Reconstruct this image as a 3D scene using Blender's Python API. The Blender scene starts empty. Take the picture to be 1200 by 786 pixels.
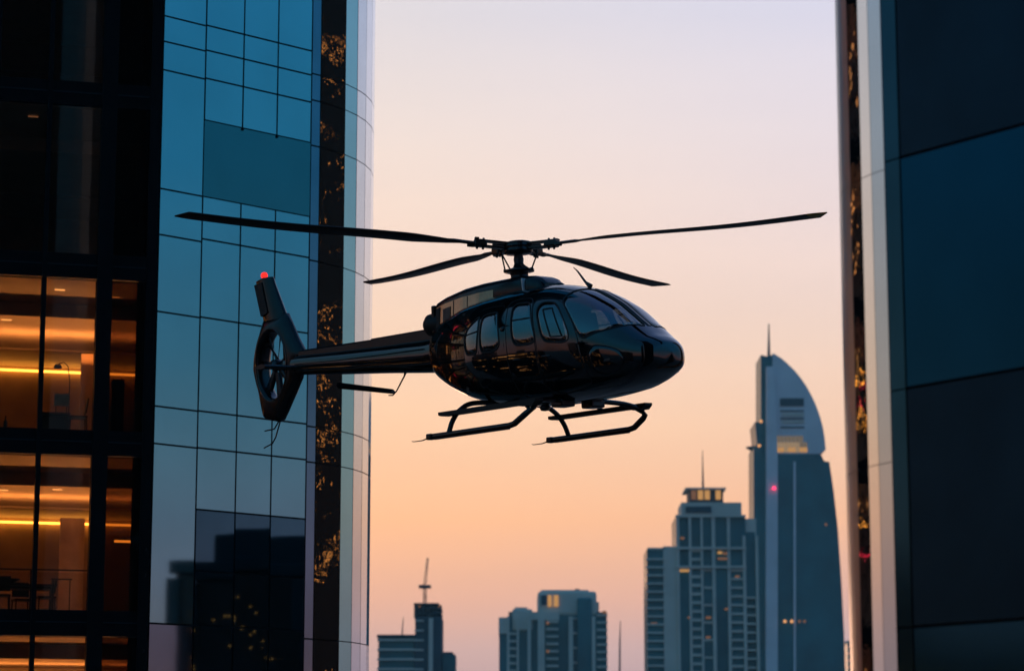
import bpy, bmesh, math, random
from mathutils import Vector, Matrix
random.seed(7)
sc = bpy.context.scene
R = math.radians
H = 90.0                       # camera height above the ground

# ------------------------------------------------------------------ camera
PITCH = R(10.2)
FPX = 2976.0                   # focal length in photo pixels (1200 wide)
cam = bpy.data.objects.new('camera', bpy.data.cameras.new('camera'))
sc.collection.objects.link(cam); sc.camera = cam
cam.location = (0, 0, H); cam.rotation_euler = (R(90) + PITCH, 0, 0)
cam.data.sensor_width = 36; cam.data.lens = 36 * FPX / 1200
cam.data.clip_start = 0.5; cam.data.clip_end = 20000
cam.data.dof.use_dof = True; cam.data.dof.focus_distance = 41.5; cam.data.dof.aperture_fstop = 1.65

# ------------------------------------------------------------------ world, sun, exposure
def lin(c):
    return tuple((v / 255 / 12.92 if v / 255 <= .04045 else ((v / 255 + .055) / 1.055) ** 2.4) for v in c) + (1,)
w = bpy.data.worlds.new('World'); sc.world = w; w.use_nodes = True
nt = w.node_tree; nt.nodes.clear()
def N(t, kind, **kw):
    n = t.nodes.new(kind)
    for k, v in kw.items(): setattr(n, k, v)
    return n
tc = N(nt, 'ShaderNodeTexCoord'); sep = N(nt, 'ShaderNodeSeparateXYZ'); nt.links.new(tc.outputs['Generated'], sep.inputs[0])
def ramp(t, stops, src, interp='LINEAR'):
    r = N(t, 'ShaderNodeValToRGB'); r.color_ramp.interpolation = interp
    els = r.color_ramp.elements
    while len(els) < len(stops): els.new(.5)
    for e, (p, c) in zip(els, stops): e.position = p; e.color = c
    t.links.new(src, r.inputs[0]); return r
# height of the direction above the horizon, 0..1 = sin(elevation)
dusk = [(0.0, (140, 122, 134)), (.03, (166, 150, 160)), (.055, (192, 166, 166)), (.075, (220, 174, 156)), (.105, (246, 188, 148)),
        (.142, (246, 203, 170)), (.175, (242, 210, 188)), (.208, (238, 213, 201)), (.255, (228, 214, 213)), (.302, (214, 210, 220)),
        (.45, (170, 178, 205)), (.7, (100, 125, 170)), (1.0, (52, 84, 134))]
east = [(0.0, (112, 80, 78)), (.03, (146, 104, 100)), (.085, (134, 114, 128)), (.13, (110, 118, 134)), (.168, (82, 116, 138)),
        (.24, (46, 116, 152)), (.45, (44, 122, 170)), (.7, (38, 104, 152)), (1.0, (36, 92, 140))]
r1 = ramp(nt, [(p, lin(c)) for p, c in dusk], sep.outputs['Z']); r2 = ramp(nt, [(p, lin(c)) for p, c in east], sep.outputs['Z'])
# azimuth: 1 towards the afterglow (+Y), 0 away from it
xy = N(nt, 'ShaderNodeCombineXYZ'); nt.links.new(sep.outputs['X'], xy.inputs[0]); nt.links.new(sep.outputs['Y'], xy.inputs[1])
nrm = N(nt, 'ShaderNodeVectorMath', operation='NORMALIZE'); nt.links.new(xy.outputs[0], nrm.inputs[0])
dot = N(nt, 'ShaderNodeVectorMath', operation='DOT_PRODUCT'); nt.links.new(nrm.outputs[0], dot.inputs[0])
dot.inputs[1].default_value = (math.sin(R(-6)), math.cos(R(-6)), 0)
mr = N(nt, 'ShaderNodeMapRange', interpolation_type='SMOOTHSTEP'); nt.links.new(dot.outputs['Value'], mr.inputs['Value'])
mr.inputs['From Min'].default_value = .14; mr.inputs['From Max'].default_value = .92
mx = N(nt, 'ShaderNodeMix', data_type='RGBA'); nt.links.new(mr.outputs[0], mx.inputs['Factor'])
nt.links.new(r2.outputs[0], mx.inputs['A']); nt.links.new(r1.outputs[0], mx.inputs['B'])
sky = N(nt, 'ShaderNodeTexSky', sky_type='NISHITA', sun_disc=False)
SUN_EL, SUN_AZ = 1.5, -8.0
sky.sun_elevation = R(SUN_EL); sky.sun_rotation = R(SUN_AZ); sky.air_density = 1.5; sky.dust_density = 3
# warmer left of the view, cooler right of it; thin uneven haze bands
az1 = N(nt, 'ShaderNodeSeparateXYZ'); nt.links.new(nrm.outputs[0], az1.inputs[0])
mz = N(nt, 'ShaderNodeMapRange', interpolation_type='SMOOTHSTEP'); nt.links.new(az1.outputs[0], mz.inputs['Value']); mz.inputs['From Min'].default_value = -.16; mz.inputs['From Max'].default_value = .22
tint = ramp(nt, [(0, (1.03, 1.0, .90, 1)), (1, (.93, .965, 1.06, 1))], mz.outputs[0])
mpv = N(nt, 'ShaderNodeMapping'); mpv.inputs['Scale'].default_value = (2.2, 2.2, 16); nt.links.new(tc.outputs['Generated'], mpv.inputs[0])
nz_ = N(nt, 'ShaderNodeTexNoise'); nz_.inputs['Scale'].default_value = 1.6; nz_.inputs['Detail'].default_value = 5; nt.links.new(mpv.outputs[0], nz_.inputs['Vector'])
band = ramp(nt, [(.3, (.965, .97, .985, 1)), (.7, (1.03, 1.02, 1.0, 1))], nz_.outputs['Fac'])
m1 = N(nt, 'ShaderNodeMix', data_type='RGBA', blend_type='MULTIPLY'); m1.inputs['Factor'].default_value = 1; nt.links.new(mx.outputs['Result'], m1.inputs['A']); nt.links.new(tint.outputs[0], m1.inputs['B'])
m2 = N(nt, 'ShaderNodeMix', data_type='RGBA', blend_type='MULTIPLY'); m2.inputs['Factor'].default_value = 1; nt.links.new(m1.outputs['Result'], m2.inputs['A']); nt.links.new(band.outputs[0], m2.inputs['B'])
bgA = N(nt, 'ShaderNodeBackground'); bgA.inputs[1].default_value = 1.22
bgB = N(nt, 'ShaderNodeBackground'); bgB.inputs[1].default_value = .012
nt.links.new(m2.outputs['Result'], bgA.inputs[0]); nt.links.new(sky.outputs[0], bgB.inputs[0])
ad = N(nt, 'ShaderNodeAddShader'); nt.links.new(bgA.outputs[0], ad.inputs[0]); nt.links.new(bgB.outputs[0], ad.inputs[1])
wo = N(nt, 'ShaderNodeOutputWorld'); nt.links.new(ad.outputs[0], wo.inputs[0])

sl = bpy.data.lights.new('sun', 'SUN'); sun = bpy.data.objects.new('sun', sl); sc.collection.objects.link(sun)
sl.energy = .12; sl.angle = R(6); sl.color = (1, .55, .32)
sd = Vector((math.sin(R(SUN_AZ)) * math.cos(R(SUN_EL)), math.cos(R(SUN_AZ)) * math.cos(R(SUN_EL)), math.sin(R(SUN_EL))))
sun.rotation_euler = sd.to_track_quat('Z', 'Y').to_euler()
sc.view_settings.view_transform = 'Standard'; sc.view_settings.look = 'None'
sc.view_settings.exposure = 0; sc.view_settings.gamma = 1; sc.view_settings.use_curve_mapping = False
sc.render.engine = 'CYCLES'
sc.cycles.use_denoising = True; sc.cycles.max_bounces = 8; sc.cycles.transparent_max_bounces = 12
sc.cycles.sample_clamp_indirect = 4; sc.cycles.caustics_reflective = False; sc.cycles.caustics_refractive = False
sc.cycles.volume_bounces = 0

# ------------------------------------------------------------------ materials
M = {}
def mat(name, base, rough=.5, metal=0, ior=1.5, emit=None, es=0, noise=None, bump=None, coat=0):
    m = bpy.data.materials.new(name); m.use_nodes = True; t = m.node_tree
    b = t.nodes['Principled BSDF']; b.inputs['Base Color'].default_value = (*base, 1)
    b.inputs['Roughness'].default_value = rough; b.inputs['Metallic'].default_value = metal; b.inputs['IOR'].default_value = ior
    b.inputs['Coat Weight'].default_value = coat; b.inputs['Coat Roughness'].default_value = .04
    if emit: b.inputs['Emission Color'].default_value = (*emit, 1); b.inputs['Emission Strength'].default_value = es
    c = N(t, 'ShaderNodeTexCoord')
    if noise:
        sc_, lo, hi, det = noise
        n = N(t, 'ShaderNodeTexNoise'); n.inputs['Scale'].default_value = sc_; n.inputs['Detail'].default_value = det
        t.links.new(c.outputs['Object'], n.inputs['Vector'])
        rr = ramp(t, [(.3, (*[v * lo for v in base], 1)), (.7, (*[v * hi for v in base], 1))], n.outputs['Fac'])
        t.links.new(rr.outputs[0], b.inputs['Base Color'])
    if bump:
        s_, st = bump
        n = N(t, 'ShaderNodeTexNoise'); n.inputs['Scale'].default_value = s_; n.inputs['Detail'].default_value = 2
        t.links.new(c.outputs['Object'], n.inputs['Vector'])
        bp = N(t, 'ShaderNodeBump'); bp.inputs['Strength'].default_value = st; bp.inputs['Distance'].default_value = .01
        t.links.new(n.outputs['Fac'], bp.inputs['Height']); t.links.new(bp.outputs[0], b.inputs['Normal'])
    M[name] = m; return m
def glass(name, tint, ior=1.5, rough=.0, bump=None):
    m = bpy.data.materials.new(name); m.use_nodes = True; t = m.node_tree; t.nodes.clear()
    tr = N(t, 'ShaderNodeBsdfTransparent'); tr.inputs[0].default_value = (*tint, 1)
    g = N(t, 'ShaderNodeBsdfGlossy'); g.inputs['Roughness'].default_value = rough; g.inputs[0].default_value = (1, 1, 1, 1)
    f = N(t, 'ShaderNodeFresnel'); f.inputs[0].default_value = ior
    x = N(t, 'ShaderNodeMixShader'); o = N(t, 'ShaderNodeOutputMaterial')
    gm = N(t, 'ShaderNodeNewGeometry'); iv = N(t, 'ShaderNodeMath', operation='SUBTRACT'); iv.inputs[0].default_value = 1; t.links.new(gm.outputs['Backfacing'], iv.inputs[1])
    ml = N(t, 'ShaderNodeMath', operation='MULTIPLY'); t.links.new(f.outputs[0], ml.inputs[0]); t.links.new(iv.outputs[0], ml.inputs[1])
    t.links.new(ml.outputs[0], x.inputs[0]); t.links.new(tr.outputs[0], x.inputs[1]); t.links.new(g.outputs[0], x.inputs[2]); t.links.new(x.outputs[0], o.inputs[0])
    if bump:
        c = N(t, 'ShaderNodeTexCoord'); n = N(t, 'ShaderNodeTexNoise'); n.inputs['Scale'].default_value = bump[0]; n.inputs['Detail'].default_value = 1
        t.links.new(c.outputs['Object'], n.inputs['Vector'])
        bp = N(t, 'ShaderNodeBump'); bp.inputs['Strength'].default_value = bump[1]; bp.inputs['Distance'].default_value = .01
        t.links.new(n.outputs['Fac'], bp.inputs['Height']); t.links.new(bp.outputs[0], g.inputs['Normal'])
    M[name] = m; return m
def emis(name, col, s):
    m = bpy.data.materials.new(name); m.use_nodes = True; t = m.node_tree; t.nodes.clear()
    e = N(t, 'ShaderNodeEmission'); e.inputs[0].default_value = (*col, 1); e.inputs[1].default_value = s
    o = N(t, 'ShaderNodeOutputMaterial'); t.links.new(e.outputs[0], o.inputs[0]); M[name] = m; return m

# facade
mat('coated_glass', (.33, .61, .615), .025, 1, noise=(.35, .92, 1.05, 3), bump=(.45, .05))
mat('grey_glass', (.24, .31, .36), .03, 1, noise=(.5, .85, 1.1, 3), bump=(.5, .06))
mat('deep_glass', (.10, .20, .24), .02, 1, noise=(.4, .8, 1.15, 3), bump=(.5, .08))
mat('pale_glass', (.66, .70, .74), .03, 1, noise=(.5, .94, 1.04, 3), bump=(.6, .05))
mat('wavy_glass', (.40, .37, .36), .02, 1, bump=(2.4, .22))
mat('louvre_panel', (.10, .27, .27), .09, 1, noise=(.5, .94, 1.05, 3))
mat('facade_joint', (.012, .024, .03), .6, 0, 1.2)
mat('dark_frame', (.003, .0035, .005), .5, 0, 1.2, noise=(3, .8, 1.2, 3))
mat('spandrel', (.003, .004, .006), .3, .0, 1.2, noise=(2, .8, 1.2, 3))
glass('window_glass', (.86, .80, .72), 1.4, 0, (.8, .05))
glass('smoked_glass', (.33, .25, .19), 1.4, .02, (.8, .05))
glass('clear_glass', (.92, .9, .88), 1.4)
# interior
mat('ceiling_paint', (.62, .55, .48), .35, noise=(1.5, .93, 1.05, 3))
mat('wall_paint', (.40, .28, .19), .7, noise=(1.2, .8, 1.15, 4))
mat('pale_panel', (.60, .48, .36), .55, noise=(3, .85, 1.1, 4))
mat('room_floor', (.16, .12, .09), .3, noise=(4, .8, 1.2, 4))
mat('dark_furniture', (.018, .015, .013), .45, noise=(6, .7, 1.3, 3))
mat('soft_cream', (.55, .42, .32), .8, noise=(8, .85, 1.1, 3))
emis('led_warm', (1, .40, .055), 6.5)
emis('led_soft', (1, .42, .13), 2.2)
# helicopter
mat('black_paint', (.0025, .0025, .003), .05, 0, 1.7, noise=(3, .9, 1.1, 3), bump=(1.3, .10), coat=.15)
mat('satin_black', (.005, .005, .006), .24, 0, 1.5, noise=(5, .8, 1.2, 3), bump=(9, .05))
mat('blade_black', (.018, .014, .015), .42, 0, 1.5, noise=(4, .8, 1.25, 4))
mat('dark_metal', (.05, .052, .058), .33, .8, noise=(14, .7, 1.3, 4))
mat('polished_panel', (.50, .29, .19), .2, 1, noise=(3, .8, 1.1, 3), bump=(3.2, .25))  # warm sky reflection put into the base colour
mat('rubber', (.006, .006, .006), .6, noise=(20, .8, 1.2, 2))
mat('seat_leather', (.02, .018, .017), .5, noise=(12, .8, 1.2, 3))
mat('tip_yellow', (.85, .50, .03), .4, noise=(9, .85, 1.1, 3))
glass('cabin_glass', (.46, .50, .54), 2.5, 0, (1.1, .06))
glass('dark_cabin_glass', (.4, .42, .45), 2.5, 0, (1.1, .08))
emis('beacon_red', (1, .02, .015), 2.2)
emis('lamp_amber', (1, .45, .16), 1.2)
emis('lamp_red', (1, .03, .10), 4.0)
emis('lit_window', (1, .50, .16), .55)
emis('lit_window_dim', (1, .46, .24), .17)
emis('crown_glow', (1, .66, .36), .34)
emis('crown_glow_faint', (1, .74, .5), .16)
mat('far_concrete', (.80, .68, .55), .8, noise=(.08, .88, 1.08, 4))
mat('far_glass', (.012, .15, .165), .35, .1, noise=(.05, .7, 1.3, 3))
mat('far_metal', (.80, .78, .78), .4, .2, noise=(.06, .9, 1.08, 3))
mat('far_dark', (.04, .07, .085), .7, noise=(.06, .8, 1.2, 3))
mat('ground_earth', (.10, .09, .08), .9, noise=(.01, .7, 1.3, 8))
mat('asphalt', (.05, .05, .052), .85, noise=(.4, .85, 1.15, 6))
mat('kerb_stone', (.3, .29, .27), .8, noise=(1, .85, 1.1, 4))
mat('road_white', (.7, .7, .68), .7, noise=(3, .8, 1.05, 4))

# ------------------------------------------------------------------ mesh helpers
class MB:
    """collects shapes and links them as ONE mesh object"""
    def __init__(s): s.v = []; s.f = []; s.sm = []
    def add(s, vs, fs, smooth=False):
        o = len(s.v); s.v += [tuple(p) for p in vs]
        for f in fs: s.f.append([i + o for i in f]); s.sm.append(smooth)
        return s
    def box(s, c, size, mtx=None, bev=0):
        x, y, z = [d / 2 for d in size]
        if bev:
            bm = bmesh.new(); bmesh.ops.create_cube(bm, size=1)
            for v in bm.verts: v.co = Vector((v.co.x * size[0], v.co.y * size[1], v.co.z * size[2]))
            bmesh.ops.bevel(bm, geom=list(bm.edges), offset=bev, segments=2, affect='EDGES', profile=.6)
            bm.verts.index_update()
            P = [v.co.copy() for v in bm.verts]; Fs = [[v.index for v in f.verts] for f in bm.faces]; bm.free()
        else:
            P = [Vector((a * x, b * y, d * z)) for a in (-1, 1) for b in (-1, 1) for d in (-1, 1)]
            Fs = [[0, 1, 3, 2], [4, 6, 7, 5], [0, 4, 5, 1], [2, 3, 7, 6], [0, 2, 6, 4], [1, 5, 7, 3]]
        P = [(mtx @ p if mtx else p) + Vector(c) for p in P]
        return s.add(P, Fs)
    def hexa(s, P):   # 8 points: bottom ring 4, top ring 4
        return s.add(P, [[3, 2, 1, 0], [4, 5, 6, 7], [0, 1, 5, 4], [1, 2, 6, 5], [2, 3, 7, 6], [3, 0, 4, 7]])
    def prism(s, poly, z0, z1):
        n = len(poly); P = [(x, y, z0) for x, y in poly] + [(x, y, z1) for x, y in poly]
        return s.add(P, [list(range(n))[::-1], list(range(n, 2 * n))] + [[i, (i + 1) % n, n + (i + 1) % n, n + i] for i in range(n)])
    def extr(s, poly, f0, f1):   # poly of 2D points, f0/f1 map them to 3D
        n = len(poly); P = [f0(*p) for p in poly] + [f1(*p) for p in poly]
        return s.add(P, [list(range(n))[::-1], list(range(n, 2 * n))] + [[i, (i + 1) % n, n + (i + 1) % n, n + i] for i in range(n)])
    def loft(s, rings, cap=True, closed=True, smooth=True):
        n = len(rings[0]); P = [p for r in rings for p in r]; Fs = []
        for k in range(len(rings) - 1):
            for i in range(n if closed else n - 1):
                j = (i + 1) % n; Fs.append([k * n + i, k * n + j, (k + 1) * n + j, (k + 1) * n + i])
        s.add(P, Fs, smooth)
        if cap and closed:
            s.add(rings[0], [list(range(n))[::-1]]); s.add(rings[-1], [list(range(n))])
        return s
    def tube(s, pts, r, n=10, smooth=True, sq=1.0):
        pts = [Vector(p) for p in pts]; rs = r if isinstance(r, (list, tuple)) else [r] * len(pts)
        rings = []; up = None
        for i, p in enumerate(pts):
            t = (pts[min(i + 1, len(pts) - 1)] - pts[max(i - 1, 0)]).normalized()
            if up is None: up = Vector((0, 0, 1)) if abs(t.z) < .9 else Vector((1, 0, 0))
            a = t.cross(up).normalized(); b = a.cross(t).normalized(); up = b
            rings.append([p + (a * math.cos(2 * math.pi * k / n) + b * math.sin(2 * math.pi * k / n) * sq) * rs[i] for k in range(n)])
        return s.loft(rings, smooth=smooth)
    def lathe(s, prof, n=24, axis=(0, 0, 1), c=(0, 0, 0), smooth=True):
        ax = Vector(axis).normalized(); q = ax.to_track_quat('Z', 'Y').to_matrix(); c = Vector(c)
        return s.loft([[c + q @ Vector((r * math.cos(2 * math.pi * k / n), r * math.sin(2 * math.pi * k / n), z)) for k in range(n)] for r, z in prof], smooth=smooth)
    def build(s, name, m, parent=None, label=None, fix=True):
        me = bpy.data.meshes.new(name); me.from_pydata(s.v, [], s.f)
        me.polygons.foreach_set('use_smooth', s.sm); me.materials.append(m if not isinstance(m, str) else M[m])
        if fix:
            bm = bmesh.new(); bm.from_mesh(me); bmesh.ops.recalc_face_normals(bm, faces=bm.faces); bm.to_mesh(me); bm.free()
        me.update(); o = bpy.data.objects.new(name, me); sc.collection.objects.link(o)
        if parent: o.parent = parent
        if label: o['label'] = label
        return o
def thing(name, label, cat, loc=(0, 0, 0), rot=(0, 0, 0), group=None):
    o = bpy.data.objects.new(name, None); sc.collection.objects.link(o); o.empty_display_size = .1
    o.location = loc; o.rotation_euler = rot; o['label'] = label; o['category'] = cat
    if group: o['group'] = group
    return o
def kind(o, k): o['kind'] = k; return o
def copy_tree(o, parent=None):
    c = o.copy(); sc.collection.objects.link(c)
    if parent: c.parent = parent
    for ch in [k for k in bpy.data.objects if k.parent == o and k != c]: copy_tree(ch, c)
    return c
def smooth_closed(pts, n=4):
    out = []; L = len(pts)
    for i in range(L):
        p0, p1, p2, p3 = [Vector(pts[(i + k - 1) % L]) for k in range(4)]
        for j in range(n):
            t = j / n
            out.append(.5 * ((2 * p1) + (p2 - p0) * t + (2 * p0 - 5 * p1 + 4 * p2 - p3) * t * t + (3 * p1 - p0 - 3 * p2 + p3) * t ** 3))
    return out

def ray(px, py):
    X = (px - 600) / FPX; U = (393 - py) / FPX
    return Vector((X, math.cos(PITCH) - U * math.sin(PITCH), math.sin(PITCH) + U * math.cos(PITCH)))
def at(px, py, Y):
    r = ray(px, py); p = r / r.y * Y; p.z += H; return p

# ------------------------------------------------------------------ ground
g = MB(); ring = [(9000 * math.cos(2 * math.pi * k / 96), 9000 * math.sin(2 * math.pi * k / 96), 0) for k in range(96)]
g.add(ring, [list(range(96))]); kind(g.build('ground', 'ground_earth', fix=False), 'structure')
rd = MB(); rd.box((12, 500, .01), (14, 2600, .012)); kind(rd.build('road', 'asphalt'), 'structure')
for sx in (4.6, 19.4):
    kind(MB().box((sx, 500, .06), (.4, 2600, .14), None).build('kerb', 'kerb_stone'), 'structure')
mk = MB()
for k in range(200): mk.box((12, -780 + k * 13, .02), (.15, 4, .006))
kind(mk.build('lane_markings', 'road_white'), 'structure')

# ------------------------------------------------------------------ left glass tower
azB = R(47.5); dB = Vector((math.sin(azB), math.cos(azB), 0)); nB = Vector((math.sin(azB + math.pi / 2), math.cos(azB + math.pi / 2), 0))
azA = R(75); dA = -Vector((math.sin(azA), math.cos(azA), 0)); nA = Vector((math.sin(azA + math.pi / 2), math.cos(azA + math.pi / 2), 0))
O = at(183, 393, 60.0); O.z = 0
LT = thing('glass_tower', 'blue glass office tower with a curved corner and amber lit rooms', 'office tower', (O.x, O.y, 0))
def L(p): return Vector(p) - Vector((O.x, O.y, 0))
UP = Vector((0, 0, 1))
def panel(a, b, z0, z1, n, m, parent, gap=.022, th=.03, tilt=0.0, name='glass_panel'):
    """a flat pane between plan points a and b, z0..z1 (metres above the camera's level), gap left all round"""
    t = (b - a).normalized(); a2 = a + t * gap; b2 = b - t * gap; z0 += gap; z1 -= gap
    e = n * tilt
    P = []
    for q in (0, -th):
        P += [a2 + n * q + UP * z0, b2 + n * q + e + UP * z0, b2 + n * q + e * .4 + UP * z1, a2 + n * q - e * .6 + UP * z1]
    P = [L(p + UP * H) for p in P]
    mb = MB(); mb.add(P, [[0, 1, 2, 3], [7, 6, 5, 4], [0, 4, 5, 1], [1, 5, 6, 2], [2, 6, 7, 3], [3, 7, 4, 0]])
    return mb.build(name, m, parent)
cols = [0, 1.271, 2.437, 3.513, 4.602]
common = [3.93, 8.19, 9.09, 11.39]
rows0 = [-6.6, -4.6, -.35, 3.93, 8.19, 9.09, 11.39, 13.28, 14.42, 17.40, 18.12, 18.77, 21.8, 23.1]
rows1 = [-6.6, -4.6, -.35, 1.75, 3.94, 5.23, 6.71, 8.20, 9.10, 11.41, 13.36, 14.43, 16.36, 17.43, 18.15, 18.79, 21.8, 23.1]
for c in range(4):
    a = O + dB * cols[c]; b = O + dB * cols[c + 1]
    rows = rows0 if c == 0 else rows1
    for r in range(len(rows) - 1):
        z0, z1 = rows[r], rows[r + 1]
        if c and abs(z0 - 14.43) < .01: continue
        m = 'coated_glass'
        if c and (3.9 < z0 < 6.6 or 1.7 < z0 < 3.9): m = 'deep_glass'
        if z1 < 3.95 and m != 'deep_glass': m = 'grey_glass' if c == 0 else 'coated_glass'
        panel(a, b, z0, z1, nB, m, LT, tilt=random.uniform(-.004, .004))
    panel(a, b, -H + .3, rows[0], nB, 'coated_glass', LT); panel(a, b, rows[-1], 75, nB, 'coated_glass', LT)
panel(O + dB * cols[1], O + dB * cols[4], 14.43, 16.36, nB, 'louvre_panel', LT, gap=.01, name='blank_panel')
for q in (2, 3):       # stubs of the mullions hanging over the blank panel
    p = O + dB * cols[q] + nB * .012
    MB().box(L(p + UP * (H + 16.33)), (.05, .05, .07), Matrix.Rotation(-azB, 3, 'Z'), .006).build('mullion_foot', 'facade_joint', LT)
# rounded corner, faceted
RC = 4.4
C0 = O + dB * cols[4] - nB * RC
phis = [0, 4, 16.6, 24.6, 32.4, 40.6, 50, 62, 76, 90, 104, 118, 132]
def cp(phi, r=RC):
    a = azB + math.pi / 2 - R(phi); return C0 + Vector((math.sin(a), math.cos(a), 0)) * r
crow = [-6.6, -.35, 3.75, 8.15, 9.05, 13.30, 16.3, 17.5, 18.2, 23.1]
for k in range(len(phis) - 1):
    a, b = cp(phis[k]), cp(phis[k + 1]); am = azB + math.pi / 2 - R((phis[k] + phis[k + 1]) / 2)
    n = Vector((math.sin(am), math.cos(am), 0))
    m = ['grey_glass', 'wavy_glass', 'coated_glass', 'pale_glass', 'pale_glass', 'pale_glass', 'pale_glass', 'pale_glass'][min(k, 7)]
    if k == 1:
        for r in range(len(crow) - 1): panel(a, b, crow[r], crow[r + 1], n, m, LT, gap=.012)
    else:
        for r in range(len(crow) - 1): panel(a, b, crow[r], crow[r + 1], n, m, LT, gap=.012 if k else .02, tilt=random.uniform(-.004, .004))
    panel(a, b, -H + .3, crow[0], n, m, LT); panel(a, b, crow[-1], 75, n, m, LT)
# inner shell behind the panes (shows as the dark joints)
endA = O + dA * 24.5
back = [cp(132, RC - .04)]
poly = [O + dB * .03 - nB * .045] + [O + dB * cols[4] - nB * .045] + [cp(p, RC - .045) for p in phis[1:]]
poly += [poly[-1] + Vector((-24, 16, 0)), endA - nA * 22, O - nA * 14 + dA * 3, O - nA * 14 - dA * 2.4, O + dB * 4.4 - nB * 1.2, O + dB * .5 - nB * .22]
MB().prism([tuple(L(p))[:2] for p in poly], .1, H + 75).build('core', 'facade_joint', LT)
# face A: dark frontal side with lit rooms
def A(s, q=0, z=0): return O + dA * s + nA * q + UP * (H + z)
def boxA(mb, s0, s1, q0, q1, z0, z1):
    return mb.hexa([L(A(s0, q0, z0)), L(A(s1, q0, z0)), L(A(s1, q1, z0)), L(A(s0, q1, z0)), L(A(s0, q0, z1)), L(A(s1, q0, z1)), L(A(s1, q1, z1)), L(A(s0, q1, z1))])
def roomA(z0, z1, q1=-12, s1=24.4):
    f = lambda q: .35 + (q + .2) / 11 * 2.6
    c = [(f(-.2), -.2), (s1, -.2), (s1, q1), (f(q1), q1)]
    return MB().hexa([L(A(a, b, z0)) for a, b in c] + [L(A(a, b, z1)) for a, b in c])
sills = [4.20 + 4.25 * k for k in range(-3, 6)]
for k, s in enumerate(sills):
    if k: boxA(MB(), .27, 24.4, -.12, 0, s - .60, s).build('spandrel', 'spandrel', LT)     # band between the storeys
    roomA(s - .62, s - .06).build('floor_slab', 'ceiling_paint', LT)
    boxA(MB(), .27, 24.4, 0, .02, s - .29, s - .262).build('transom', 'facade_joint', LT)
boxA(MB(), 0.02, .27, -.3, .03, -H + .1, 75).build('corner_post', 'dark_frame', LT)
boxA(MB(), 1.08, 1.44, -.35, .05, -H + .1, 75).build('pillar', 'dark_frame', LT)
for s in [2.69] + [3.95 + 1.26 * k for k in range(16)]:
    boxA(MB(), s - .055, s + .055, -.2, .06, -H + .1, 75).build('mullion', 'dark_frame', LT)
boxA(MB(), .27, 24.4, -.3, -.02, sills[-1], 75).build('upper_wall', 'spandrel', LT)
boxA(MB(), .27, 24.4, -.3, -.02, -H + .1, sills[0] - .74).build('lower_wall', 'spandrel', LT)
edges = [.27, 1.08, None, 1.44, 2.635, None, 2.745, 3.895]
bays = [(.27, 1.08), (1.44, 2.635), (2.745, 3.895)] + [(4.005 + 1.26 * k, 5.155 + 1.26 * k) for k in range(16)]
for k, s in enumerate(sills[:-1]):
    for bi, (s0, s1) in enumerate(bays):
        pane = boxA(MB(), s0 + .004, s1 - .004, -.07, -.05, s + .004, s + 3.64); pane.build('window_pane', 'smoked_glass' if bi == 0 else 'window_glass', LT)
for k, s in enumerate(sills[:-1]):
    lit = k in (2, 3, 4)
    wallm = 'wall_paint'
    boxA(MB(), -2.3, 24.4, -11.3, -11.1, s - .06, s + 3.63).build('back_wall', wallm, LT)
    roomA(s - .058, s - .03, -11.0, 24.3).build('room_floor', 'room_floor', LT)
    boxA(MB(), 9, 9.15, -11, -.25, s - .03, s + 3.59).build('partition', wallm, LT)
    # suspended ceiling: lower front bulkhead, raised cove, lower back part
    c = s + 3.28
    boxA(MB(), -.9, 24.3, -11.05, -3.3, c, c + .34).build('ceiling_board', 'ceiling_paint', LT)
    boxA(MB(), -1.2, 9, -8.3, -8.0, c - .06, c - .004).build('ceiling_beam', 'ceiling_paint', LT)
    if lit:
        boxA(MB(), -2.1, 8.9, -11.05, -10.98, c - .15, c - .095).build('cove_light', 'led_warm', LT)
        if k == 3: boxA(MB(), -1.6, -.1, -9.05, -9.0, c - .80, c - .74).build('cove_light', 'led_warm', LT)
rl_ = random.Random(3)
for k, s in enumerate(sills[:-1]):  # unseen glowing boxes, added so the right tower mirrors amber glints
    for j in range(9):
        a_ = 11 + j * 1.4 + rl_.uniform(0, 1.0)
        if rl_.random() < .72: boxA(MB(), a_, a_ + rl_.uniform(.15, .7), -.9, -.8, s + rl_.choice((.9, 1.6, 3.0, 3.1)), s + 3.22).build('glint_light', rl_.choice(('led_soft', 'lamp_amber', 'lit_window', 'lamp_red')), LT)
for s in (8.45, 4.2, -.05):  # column of added glow flecks for the right tower's dark strip
    for j in range(9):
        a_ = rl_.uniform(17.2, 19.6); z_ = s + rl_.uniform(.3, 3.4); r_ = rl_.uniform(.05, .16)
        boxA(MB(), a_, a_ + r_, -.7 - j * .1, -.66 - j * .1, z_, z_ + r_ * rl_.uniform(.8, 2)).build('glint_light', rl_.choice(('led_warm', 'led_warm', 'led_soft', 'lamp_red', 'lamp_amber')), LT)
for s, pts in ((4.2, ((1.9, -3.9), (3.2, -4.4), (.9, -3.7))), (8.45, ((2.2, -1.4), (.8, -2.0), (3.3, -3.9))), (12.7, ((3.0, -1.2),)), (16.95, ((3.6, -.9),))):
    for a_, q_ in pts:
        h_ = s + (3.275 if q_ < -3.3 else 3.62)
        boxA(MB(), a_ - .12, a_ + .12, q_ - .03, q_ + .03, h_ - .015, h_ - .003).build('downlight', 'led_soft' if s < 10 else 'lit_window_dim', LT)
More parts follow.
